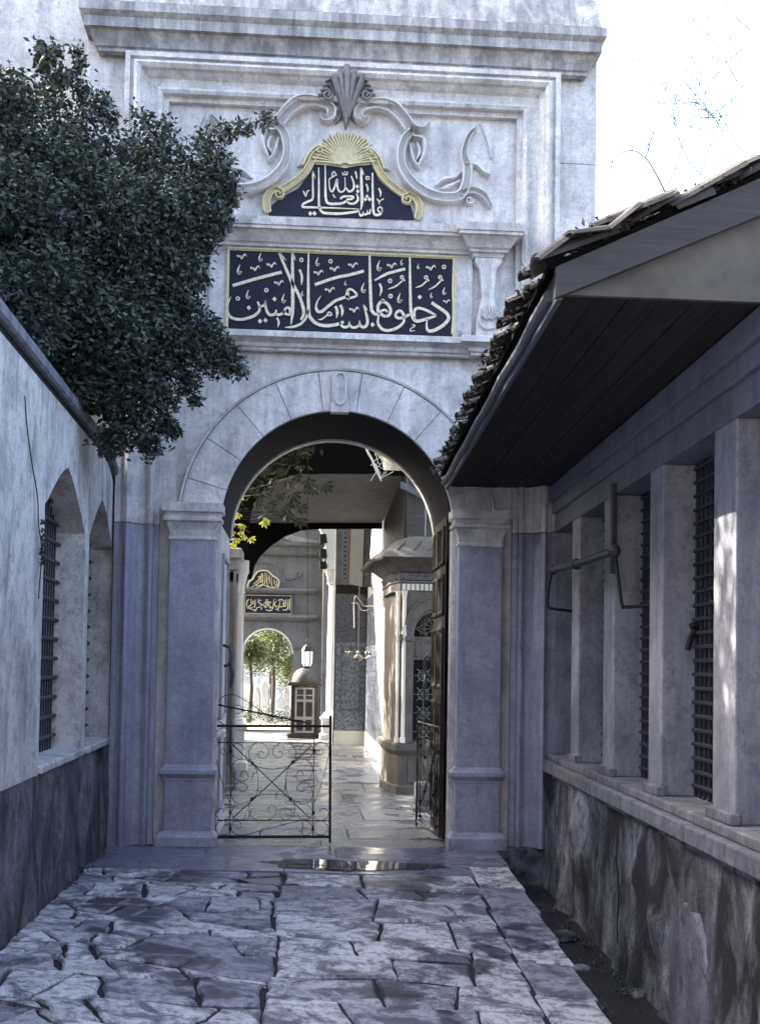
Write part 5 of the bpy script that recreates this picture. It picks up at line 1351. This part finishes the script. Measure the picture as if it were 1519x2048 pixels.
for z0, z1 in ((.12, .17), (.42, .49), (.82, .88), (.96, .985), (1.17, 1.20), (ht-.12, ht-.08)): fr.box(d0+.045, bc-.025, YB-.008, YB+.028, z0, z1); fr.box(bc+.025, d1-.045, YB-.008, YB+.028, z0, z1)
dr = fr.obj('door', M['boothtrim'], bo)
for z0, z1 in ((.88, .96), (.985, 1.17), (1.20, ht-.12)):
    for x0, x1 in ((d0+.045, bc-.025), (bc+.025, d1-.045)):
        p_ = MB(); p_.box(x0, x1, YB+.012, YB+.029, z0, z1); p_.obj('pane', M['glassdark'], dr)
b = MB(); b.lathe([(.08, 0), (.17, .02), (.17, .05), (.05, .10), (.04, .2), (.07, .26)], (bc+.55, YB-.1, 0), 12)
tag(b.obj('stone_stand', M['white']), 'small carved white stone stand on the floor right of the booth', 'stand')

# tiled wall
tl = empty('tiled_wall', (1.06, 13.6, 0), 'wall faced with blue and white glazed tiles behind the chandelier', 'wall')
b = MB(); b.box(.40, 1.2, 13.64, 14.0, 0, 5.5); b.hexa([(1.08, 8.9, 0), (1.4, 8.9, 0), (1.4, 13.64, 0), (1.08, 13.64, 0)], [(1.08, 8.9, 5.5), (1.4, 8.9, 5.5), (1.4, 13.64, 5.5), (1.08, 13.64, 5.5)]); b.obj('backing', M['inner'], tl)
tms = {}
def tile_b(w, h, mat, key):
    if key not in tms:
        q = MB(); q.box(0, w, 0, .018, 0, h); tms[key] = mesh('wall_tile', q.v, q.f, mat)
    return tms[key]
for i in range(3):
    for j in range(14):
        z = .30+j*.205; mt_ = 'iznik' if z < 1.95 else 'iznik2'
        link('wall_tile', tile_b(.2, .2, M[mt_], mt_), tl, loc=(.44+i*.205, 13.622, z))
for i in range(22):
    for j in range(11):
        z = .30+j*.25; mt_ = 'iznik' if z < 1.95 else 'iznik2'
        q = tile_b(.2, .245, M[mt_], mt_+'s')
        link('wall_tile', q, tl, loc=(1.062, 13.6-i*.207, z), rot=(0, 0, -math.pi/2))
b = MB(); b.box(.42, 1.06, 13.60, 13.64, 0, .29); b.box(1.055, 1.08, 8.9, 13.6, 0, .29); b.obj('dado', M['white'], tl)
b = MB(); b.box(.42, 1.06, 13.585, 13.64, 3.17, 3.35); b.obj('ledge', M['darkwood'], tl)
# framed tile window panel on the frontal part
b = MB()
x0, x1 = .55, .96
for (a, c, z0, z1) in ((x0, x0+.015, .75, 2.05), (x1-.015, x1, .75, 2.05), (x0, x1, .735, .75), (x0, x1, 2.05, 2.065)): b.box(a, c, 13.595, 13.62, z0, z1)
b.obj('panel_border', M['plaster'], tl)

# painted underside of the portico arches, built as a hanging panel
YCt = 12.6
cu = empty('hanging_curtain', P(712, 1060, YCt), 'pale hanging curtain with brown stripes and patterned borders above the tiled wall', 'curtain')
def cstrip(xa, xb, xa2, xb2, mat, nm, dy=0):
    b = MB(); n = 10; vs = []
    for i in range(n+1):
        t = i/n
        for (x0, x1) in ((xa, xa2), (xb, xb2)):
            p_ = P(x0+(x1-x0)*t, 1040+t*(1168-1040)+(6 if x0 > 720 else 0)*t, YCt+dy); vs.append(p_+Vector((0, .02*math.sin(x0*.5), 0)))
    k = len(vs); vs2 = [v+Vector((0, .012, 0)) for v in vs]; fs = []
    for i in range(n): fs.append((i*2, i*2+1, i*2+3, i*2+2)); fs.append((k+i*2, k+i*2+2, k+i*2+3, k+i*2+1))
    b.add(vs+vs2, fs); return b.obj(nm, mat, cu)
cstrip(685, 698, 682, 694, M['fascia'], 'patterned_border'); cstrip(698, 702, 694, 698, M['stripe'], 'stripe'); cstrip(702, 728, 698, 724, M['white_cloth'], 'cloth')
cstrip(728, 732, 724, 728, M['stripe'], 'stripe'); cstrip(732, 745, 728, 741, M['iznik2'], 'patterned_border')
b = MB()
for k in range(13):
    t = k/13; p_ = P(691.5-3*t, 1048+t*118, YCt-.012); b.box(p_.x-.025, p_.x+.025, p_.y-.006, p_.y, p_.z-.012-(.008 if k % 2 else 0), p_.z+.012)
b.obj('border_motif', M['darkwood'], cu)

# sunlit buttress beside the fountain (leaning left edge)
bt_ = MB(); YBt = 8.75
L0 = [(744, 1050), (740, 1110), (746, 1170), (752, 1290), (756, 1360), (762, 1440), (768, 1500), (770, 1536)]
R0 = [(764, 1050), (764, 1110), (770, 1170), (772, 1290), (773, 1360), (774, 1440), (775, 1500), (776, 1536)]
fr_ = [P(x, y, YBt) for x, y in L0]; fr2 = [P(x, y, YBt-.32) for x, y in R0]
vs = []; fs = []
for a, c in zip(fr_, fr2): vs += [a, Vector((c.x, YBt-.30, a.z)), Vector((c.x+.3, YBt+.1, a.z)), Vector((a.x+.05, YBt+.3, a.z))]
for i in range(len(fr_)-1):
    for k in range(4): fs.append((i*4+k, i*4+(k+1) % 4, (i+1)*4+(k+1) % 4, (i+1)*4+k))
fs.append((0, 1, 2, 3)); e = (len(fr_)-1)*4; fs.append((e+3, e+2, e+1, e))
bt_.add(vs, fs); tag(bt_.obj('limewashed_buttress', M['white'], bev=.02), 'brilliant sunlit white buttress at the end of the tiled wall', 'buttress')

# ------------------------------------------------------------------ fountain kiosk with lead roof
KY = 4.13
kx0 = .95; kc = 1.40; kx1 = 1.85
kk = empty('fountain_kiosk', (kc, KY+.6, 0), 'small marble fountain house with arched grille window and drooping lead roof', 'fountain')
foot = [(kx0, KY), (kx1, KY), (kx1+.3, KY+.35), (kx1+.3, KY+1.4), (kx0-.11, KY+1.4), (kx0-.09, KY+.40)]
def inset(poly, o):
    c = Vector((sum(p[0] for p in poly)/len(poly), sum(p[1] for p in poly)/len(poly))); out = []; n = len(poly)
    for i in range(n):
        a = Vector(poly[i-1]); p = Vector(poly[i]); b_ = Vector(poly[(i+1) % n]); t1 = (p-a).normalized(); t2 = (b_-p).normalized()
        n1 = Vector((t1.y, -t1.x)); n2 = Vector((t2.y, -t2.x)); m_ = (n1+n2)/max(.3, 1+n1.dot(n2)); out.append(p+m_*o)
    return out
def stack(prof, mat, name, par, **kw):
    b = MB(); vs = []; fs = []; n = len(foot)
    for o, z in prof: vs += [(p.x, p.y, z) for p in inset(foot, o)]
    for j in range(len(prof)-1):
        for k in range(n): fs.append((j*n+k, j*n+(k+1) % n, (j+1)*n+(k+1) % n, (j+1)*n+k))
    fs.append(tuple(range(n-1, -1, -1))); fs.append(tuple(range((len(prof)-1)*n, len(prof)*n))); b.add(vs, fs)
    return b.obj(name, mat, par, **kw)
stack([(.02, 0), (.02, .10), (0, .12), (0, .50), (.02, .52), (.05, .57), (.05, .64), (.02, .66)], M['plaster'], 'plinth', kk, bev=.004)
b = MB(); b.box(kx0+.12, kx1-.12, KY-.012, KY-.001, .15, .47); b.obj('plinth_panel', M['plaster'], kk, bev=.004)
# front wall with arched window
rW = .27; zW = 2.02
b = MB(); b.box(kx0, kc-rW, KY, KY+.18, .66, zW); b.box(kc+rW, kx1, KY, KY+.18, .66, zW)
for k in range(16):
    a0, a1 = math.pi-math.pi*k/16, math.pi-math.pi*(k+1)/16
    f0 = lambda a: (kc+rW*math.cos(a), zW+rW*1.15*math.sin(a))
    (xa_, za_), (xb_, zb_) = f0(a0), f0(a1)
    b.hexa([(xa_, KY, za_), (xb_, KY, zb_), (xb_, KY+.18, zb_), (xa_, KY+.18, za_)], [(xa_, KY, 2.72), (xb_, KY, 2.72), (xb_, KY+.18, 2.72), (xa_, KY+.18, 2.72)])
b.box(kx0, kc-rW, KY, KY+.18, zW, 2.72); b.box(kc+rW, kx1, KY, KY+.18, zW, 2.72)
b.obj('front_wall', M['plaster'], kk)
b = MB(); b.hexa([(kx0-.001, KY, .66), (kx0+.1, KY+.18, .66), (kx0+.1, KY+1.4, .66), (kx0-.10, KY+1.4, .66)], [(kx0-.001, KY, 2.72), (kx0+.1, KY+.18, 2.72), (kx0+.1, KY+1.4, 2.72), (kx0-.10, KY+1.4, 2.72)]); b.obj('side_wall', M['plaster'], kk)
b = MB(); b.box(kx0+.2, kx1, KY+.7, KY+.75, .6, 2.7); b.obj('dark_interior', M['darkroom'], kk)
b = MB()
b.sweep([(kc+.43*math.cos(a), KY, zW+.43*1.2*math.sin(a)) for a in [math.pi-math.pi*k/24 for k in range(25)]], [(0, 0), (0, .05), (.02, .055), (.04, .035), (.15, .035), (.155, 0)], NRM); b.obj('arch_band', M['plaster'], kk, smooth=True)
b = MB(); b.box(kc-.45, kc-.27, KY-.05, KY-.001, zW-.06, zW-.003); b.box(kc-.42, kc-.29, KY-.035, KY-.001, .66, zW-.063); b.box(kc+.27, kc+.45, KY-.05, KY-.001, zW-.06, zW-.003); b.box(kc+.29, kc+.42, KY-.035, KY-.001, .66, zW-.063); b.obj('door_pilaster', M['plaster'], kk, bev=.006)
# clustered corner shafts
for dx, dy in ((-.02, .02), (.05, -.03)):
    b = MB(); b.lathe([(.035, .66), (.035, .72), (.024, .74), (.022, 1.3), (.022, 2.0), (.035, 2.05), (.025, 2.12), (.025, 2.5), (.04, 2.6)], (kx0+dx, KY+dy, 0), 12); b.obj('corner_shaft', M['white'], kk, smooth=True)
# tympanum lattice and inscription block
b = MB(); b.box(kc-rW, kc+rW, KY+.05, KY+.14, 1.72, zW); ib = b.obj('carved_transom', M['plaster'], kk, bev=.005)
b = MB(); b.sweep([(kc-rW+.03, KY+.05, 1.76), (kc-rW+.03, KY+.05, 1.97), (kc+rW-.03, KY+.05, 1.97), (kc+rW-.03, KY+.05, 1.76), (kc-rW+.03, KY+.05, 1.76)], [(0, 0), (0, .012), (.015, .012), (.015, 0)], NRM); b.obj('transom_border', M['inner'], ib)
b = MB()
cs_ = (kc, zW+.10)
for k in range(6):
    a = math.pi*k/6
    for rr3 in (.0, .12, -.12):
        dx, dz = math.cos(a), math.sin(a); nx, nz = -dz, dx
        p0 = (cs_[0]+nx*rr3-dx*.4, cs_[1]+nz*rr3-dz*.4); p1 = (cs_[0]+nx*rr3+dx*.4, cs_[1]+nz*rr3+dz*.4)
        # clip to the arch by sampling
        seg = []
        for t in range(21):
            x = p0[0]+(p1[0]-p0[0])*t/20; z = p0[1]+(p1[1]-p0[1])*t/20
            ok = z > zW and ((x-kc)/rW)**2+((z-zW)/(rW*1.15))**2 < 1.02
            if ok: seg.append((x, KY+.10, z))
            else:
                if len(seg) > 1: b.tube(seg, .009, 4)
                seg = []
        if len(seg) > 1: b.tube(seg, .009, 4)
b.obj('star_lattice', M['plaster'], kk)
b = MB()
for k in range(4):
    z = .80+k*.24
    for cx in (kc-.13, kc+.13):
        for a in range(8):
            an = math.pi*a/4; b.tube([(cx, KY+.1, z), (cx+.12*math.cos(an), KY+.1, z+.12*math.sin(an))], .006, 4)
        b.tube([(cx+.07*math.cos(t), KY+.1, z+.07*math.sin(t)) for t in [2*math.pi*q/12 for q in range(13)]], .006, 4)
b.box(kc-.008, kc+.008, KY+.09, KY+.11, .66, 1.72)
b.obj('brass_grille', M['metal'], kk)
# frieze, dentils, eave
stack([(.01, 2.60), (.01, 2.70), (.03, 2.71), (.03, 2.73)], M['inner'], 'frieze', kk)
for k in range(15):
    b = MB(); x = kx0+.02+k*.058; b.box(x, x+.042, KY-.025, KY-.011, 2.61, 2.69); b.obj('dentil', M['white'], kk)
stack([(.0, 2.731), (.02, 2.74), (.035, 2.83), (.0, 2.84)], M['iznik2'], 'tile_band', kk)
stack([(.02, 2.841), (.24, 3.02), (.25, 3.03), (0, 3.031)], M['plaster'], 'eave_soffit', kk)
stack([(.20, 3.03), (.30, 2.985), (.31, 3.01), (.26, 3.06), (.12, 3.16), (-.05, 3.28), (-.22, 3.33), (-.4, 3.35)], M['lead'], 'lead_roof', kk, smooth=True, auto=60)
b = MB()
for k in range(5):
    x = kx0+.05+k*.2; b.tube(crv([(x-.12, KY-.2, 3.10), (x, KY+.0, 3.24), (x+.08, KY+.2, 3.33)], 4), .012, 6)
b.obj('roof_seam', M['lead'], kk, smooth=True)
# small stone block by the open gate leaf
b = MB(); b.steps(1.0, 1.16, 2.35, 2.6, [(.03, 0), (.03, .05), (0, .07), (0, .3), (-.02, .33)]); tag(b.obj('stone_block', M['inner'], bev=.01), 'small grey stone block on the floor behind the open gate leaf', 'stone')

# hanging brass lamp near the tiles
hc = P(716, 1315, 8.0)
hl = empty('hanging_chandelier', hc, 'glittering small chandelier hanging on rods in front of the tiled wall', 'chandelier')
b = MB(); b.tube([hc, hc+Vector((-.0, 0, 1.0)), hc+Vector((.0, .01, 1.55))], .006, 5); b.obj('rod', M['metal'], hl)
b = MB(); b.tube(crv([P(x, y, 8.0) for x, y in [(708, 1256), (708, 1198), (715, 1196), (722, 1205), (727, 1212), (750, 1213)]], 4), .009, 5); b.obj('bracket_arm', M['white'], hl)
b = MB(); b.tube(crv([P(x, y, 8.0) for x, y in [(703, 1207), (715, 1207), (722, 1220), (735, 1220), (737, 1212), (742, 1226), (752, 1232)]], 4), .008, 5); b.obj('bracket_arm', M['white'], hl)
b = MB(); b.lathe([(.0, -.09), (.03, -.06), (.07, -.01), (.06, .03), (.02, .05), (.02, .08)], hc, 10); b.obj('lamp_bowl', M['metal'], hl, smooth=True)
for k in range(8):
    a = 2*math.pi*k/8; b = MB(); q = hc+Vector((.19*math.cos(a), .19*math.sin(a), .04)); b.tube([hc, hc.lerp(q, .6)+Vector((0, 0, -.04)), q], .006, 4); b.lathe([(.0, 0), (.02, .01), (.024, .04), (.015, .06)], q, 8); b.obj('candle_arm', M['metal'], hl)
# dark twisted wires by the kiosk
b = MB()
for pts in ([(728, 1150), (745, 1150), (758, 1160), (764, 1168)], [(725, 1166), (740, 1168), (748, 1182), (752, 1192), (775, 1195)], [(754, 1180), (775, 1182)], [(760, 1195), (770, 1203), (782, 1205)], [(765, 1208), (775, 1214)]):
    b.tube(crv([P(x, y, 8.1) for x, y in pts], 4), .008, 5)
tag(b.obj('iron_hooks', M['iron']), 'tangle of black iron wires crossing the sunlit buttress', 'wires')

# ------------------------------------------------------------------ chestnut branches hanging into the passage
ch = empty('chestnut_tree', P(440, 950, 4.2), 'horse chestnut boughs with fingered leaves hanging into the archway from the left', 'tree')
rc = random.Random(4)
cl_sh = {v: leaf_mesh('leaf', M['chest'], 2.6, v, obov=True) for v in (0.0, .5, 1.0)}
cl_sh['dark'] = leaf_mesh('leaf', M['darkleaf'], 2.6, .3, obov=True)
def palm(p, s, v, face=None):
    base_a = rc.uniform(0, 6.28) if face is None else face
    for k in range(5):
        a = -base_a+(k-2)*.55
        # leaves fan in a near-vertical plane so that they read from the court
        o = link('leaf', cl_sh[v], ch, loc=p, rot=(rc.uniform(-.7, .7)+math.pi/2, -a, rc.uniform(-.4, .4)))
        l_ = s*(1-.12*abs(k-2)); o.scale = (l_, l_, l_)
YH = 4.6
dark = [(590, 950), (608, 975), (648, 968), (616, 958), (575, 962), (545, 955), (560, 985), (520, 985), (512, 1000), (536, 1005), (555, 1020), (590, 1000), (600, 1012), (575, 1025), (600, 1035), (568, 1010), (505, 975), (530, 940), (600, 930), (565, 935), (480, 960), (500, 940), (585, 985), (622, 975), (530, 1030)]
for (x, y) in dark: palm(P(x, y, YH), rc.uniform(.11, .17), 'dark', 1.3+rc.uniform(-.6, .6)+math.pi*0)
lit = [(476, 1025), (466, 1045), (462, 1060), (480, 1062), (472, 1075), (490, 1070), (500, 1075), (465, 1085), (485, 1048), (455, 1055), (535, 1037), (528, 1040), (478, 988)]
for (x, y) in lit: palm(P(x, y, YH-.3), rc.uniform(.075, .12), 1.0, 1.5+rc.uniform(-.8, .8))
for pts in ([(430, 980), (500, 978), (560, 962), (600, 950), (640, 950)], [(440, 1000), (520, 990), (545, 1000), (570, 995), (610, 970), (655, 972)], [(450, 940), (520, 925), (575, 930)], [(600, 995), (590, 1015), (592, 1035)], [(430, 1050), (470, 1050), (500, 1065)], [(525, 1010), (530, 1025), (535, 1035)]):
    b = MB(); b.tube(crv([P(x, y, YH) for x, y in pts], 4), .009, 5, taper=.4); b.obj('twig', M['bark'], ch)
b = MB(); b.tube([(-4.2, 4.8, 0), (-4.0, 4.7, 2.5), (-3.4, 4.7, 4.2), P(430, 980, YH)], .16, 8, taper=.1); b.obj('trunk', M['bark'], ch, smooth=True)
rs = np.random.RandomState(14)
cc = []
for (px, py, r_, n) in ((500, 935, 45, 260), (560, 905, 40, 240), (470, 985, 30, 120), (600, 895, 30, 90)):
    c = np.array(P(px, py, 5.2)); cc.append(c+rs.normal(size=(n, 3))*r_/2300*15.7*.55)
for k in range(10):
    c = np.array([-3.6-rs.rand()*1.6, 3+rs.rand()*3.5, 4.9+rs.rand()*1.4]); cc.append(c+rs.normal(size=(260, 3))*.45)
cc = np.concatenate(cc)
v_ = cc-np.array((-1.0, 4.3, 3.05)); t_ = v_@np.array(tosun); cc = cc[~((t_ > .35) & (np.linalg.norm(v_-t_[:, None]*np.array(tosun), axis=1) < .7))]
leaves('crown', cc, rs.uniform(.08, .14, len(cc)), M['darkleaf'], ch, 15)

# unseen plane tree added to darken the courtyard and dapple the sun
pt = empty('plane_tree', (-4.6, 9.0, 0), 'great plane tree whose crown shades the courtyard behind the gateway', 'tree')
b = MB(); b.tube(crv([(-4.7, 9.0, -.5), (-4.6, 9.0, 3), (-4.3, 9.1, 6), (-3.6, 9.0, 9)], 4), .35, 12, taper=.4); b.obj('trunk', M['bark'], pt, smooth=True)
rs = np.random.RandomState(44); n = 26000
cc = np.stack([rs.uniform(-5.2, 2.3, n), rs.uniform(2.0, 16.5, n), rs.uniform(6.4, 9.2, n)], 1)
n2 = 8000
c2_ = np.stack([rs.uniform(-6.5, -3.6, n2), rs.uniform(1.6, 15.5, n2), rs.uniform(3.2, 7.2, n2)], 1)
cc = np.concatenate([cc, c2_])
sy = cc[:, 1]-(cc[:, 0]+3.5)*-.467
gap = (np.abs(sy-10.6) < .75) & (cc[:, 0] < 1.5)
lump = np.sin(cc[:, 0]*1.9+1)*np.sin(cc[:, 1]*1.7)*np.sin(cc[:, 2]*2.1+2)
keep = (~gap) & (lump > -.30)
def clear_ray(cc, tgt, rad):
    d = np.array(tosun); v = cc-np.array(tgt); t = v@d
    return ~((t > .3) & (np.linalg.norm(v-t[:, None]*d, axis=1) < rad))
for tg_, rd in (((-1.0, 4.3, 3.05), .75), ((-.25, 6.2, 1.75), .45), ((-1.28, 7.5, 2.5), .6), ((1.2, 4.1, 2.4), .45)): keep &= clear_ray(cc, tg_, rd)  # crown gaps cut so sun reaches leaves, lantern, column and kiosk
cc = cc[keep]
leaves('crown', cc, rs.uniform(.16, .30, len(cc)), M['chest'], pt, 45)

# unseen wall added left of the court to keep low sun off its floor
b = MB(); b.box(-3.4, -3.1, 1.4, 15.5, -.1, 3.45); tag(b.obj('court_side_wall', M['inner']), 'plain stone wall closing the left side of the courtyard', 'wall')

# ------------------------------------------------------------------ cemetery beyond the far gate
tbx = fgx
tb = empty('tomb_pavilion', (tbx+.1, 27, 0), 'sunlit white tomb wall with tall narrow windows beyond the far archway', 'building')
def fpoint(px, py, Y): return P(px, py, Y)
zt = P(560, 1325, 27).z
b = MB(); b.box(-3.2, P(540, 1400, 27).x, 27, 27.5, 0, P(500, 1370, 27).z); b.obj('low_wall', M['grave'], tb)
for (xa_, xb_, yt) in ((525, 537, 1345), (551, 558, 1320), (505, 513, 1355), (572, 585, 1350)):
    b = MB(); p0 = P(xa_, yt, 26.8); p1 = P(xb_, yt, 26.8); b.box(p0.x, p1.x, 26.8, 27.0, 0, p0.z); b.obj('pillar', M['white'], tb, bev=.01)
b = MB(); p0 = P(530, 1335, 26.9); p1 = P(560, 1343, 26.9); b.box(p0.x, p1.x, 26.85, 27.1, p1.z, p0.z); b.obj('lintel', M['white'], tb)
b = MB(); p0 = P(538, 1345, 27.2); p1 = P(551, 1400, 27.2); b.box(p0.x, p1.x, 27.2, 27.3, .3, p0.z); b.obj('dark_window', M['planks'], tb)
rg2 = random.Random(31)
for k, (px, Y, h, w_) in enumerate(((512, 24, .9, .2), (528, 25, 1.2, .22), (545, 24.5, .7, .18), (560, 23.5, .8, .2), (572, 25, 1.0, .2), (500, 23.5, .7, .2), (536, 22.8, .45, .18))):
    x = P(px, 1420, Y).x; b = MB(); pts = [(x-w_*.4, Y, 0), (x+w_*.4, Y, 0), (x+w_*.5, Y, h*.8), (x+w_*.25, Y, h*.93), (x, Y, h), (x-w_*.25, Y, h*.93), (x-w_*.5, Y, h*.8)]
    b.prism(pts, (0, .07, 0)); tag(b.obj('gravestone', M['grave'], bev=.01), ['slim', 'tall', 'small rounded', 'broad', 'rightmost', 'leftmost', 'lowest and nearest'][k]+' pale gravestone in the cemetery seen through the far arch', 'gravestone', 'gravestones beyond the far archway')
def far_tree(px, py, Y, rad, n, label, seed, h=None):
    c = P(px, py, Y); t = empty('cemetery_tree', (c.x, Y, 0), label, 'tree')
    b = MB(); b.tube(crv([(c.x, Y, 0), (c.x+.06, Y, c.z*.5), (c.x-.05, Y, c.z)], 4), .07, 7, taper=.5); b.obj('trunk', M['bark'], t, smooth=True)
    rs = np.random.RandomState(seed); pts = []
    for k in range(14):
        u = rs.normal(size=3); u /= np.linalg.norm(u); cc = np.array(c)+u*rad*.75*rs.rand(); pts.append(cc+rs.normal(size=(n//14, 3))*rad*.22)
    pts = np.concatenate(pts); leaves('crown', pts, rs.uniform(.06, .11, len(pts)), M['far_leaf'], t, seed)
far_tree(500, 1300, 22.5, .8, 3200, 'sunny green tree nearest behind the far archway on the left', 1)
far_tree(545, 1285, 24, 1.1, 5200, 'dark leafy tree filling the top of the far archway', 2)
far_tree(585, 1335, 25, .85, 3200, 'green tree at the right edge of the far archway', 3)
far_tree(500, 1250, 30, 2.2, 5000, 'tall tree farthest behind the far archway', 4)
b = MB(); b.box(-12, 8, 34, 34.6, -.1, 3.2); tag(b.obj('cemetery_wall', M['grave']), 'long pale wall at the back of the cemetery', 'wall')
# hedge-like dark base row just beyond the far arch
rs = np.random.RandomState(21); cc = np.array([-1.1, 21.6, .22])+rs.normal(size=(1400, 3))*np.array([.7, .15, .13])
o = leaves('low_shrubs', cc, rs.uniform(.05, .08, 1400), M['leaf'], None, 22); tag(o, 'dark low shrubs just beyond the far archway', 'shrubs')

# small weeds rooted at the feet of both walls and along the paving edge
rs = np.random.RandomState(52); pts = []; sz = []
for k in range(70):
    y = rs.uniform(-6.2, -.4); side = rs.rand()
    if side < .5: c = np.array([xr(y)-.16-.1*rs.rand(), y, -.33])
    elif side < .75: c = np.array([xe(y)+.02, y, zg(xe(y), y)-.08])
    else: c = np.array([xl(y)+.07, y, zg(xl(y), y)+.0])
    n = rs.randint(5, 22); pts.append(c+rs.normal(size=(n, 3))*np.array([.02, .035, .018])+np.array([0, 0, .02])); sz.append(rs.uniform(.012, .035, n))
o = leaves('wall_foot_weeds', np.concatenate(pts), np.concatenate(sz), M['leaf'], None, 53, droop=-.6); tag(o, 'tiny dark weeds growing at the feet of the walls and the paving edge', 'weeds')
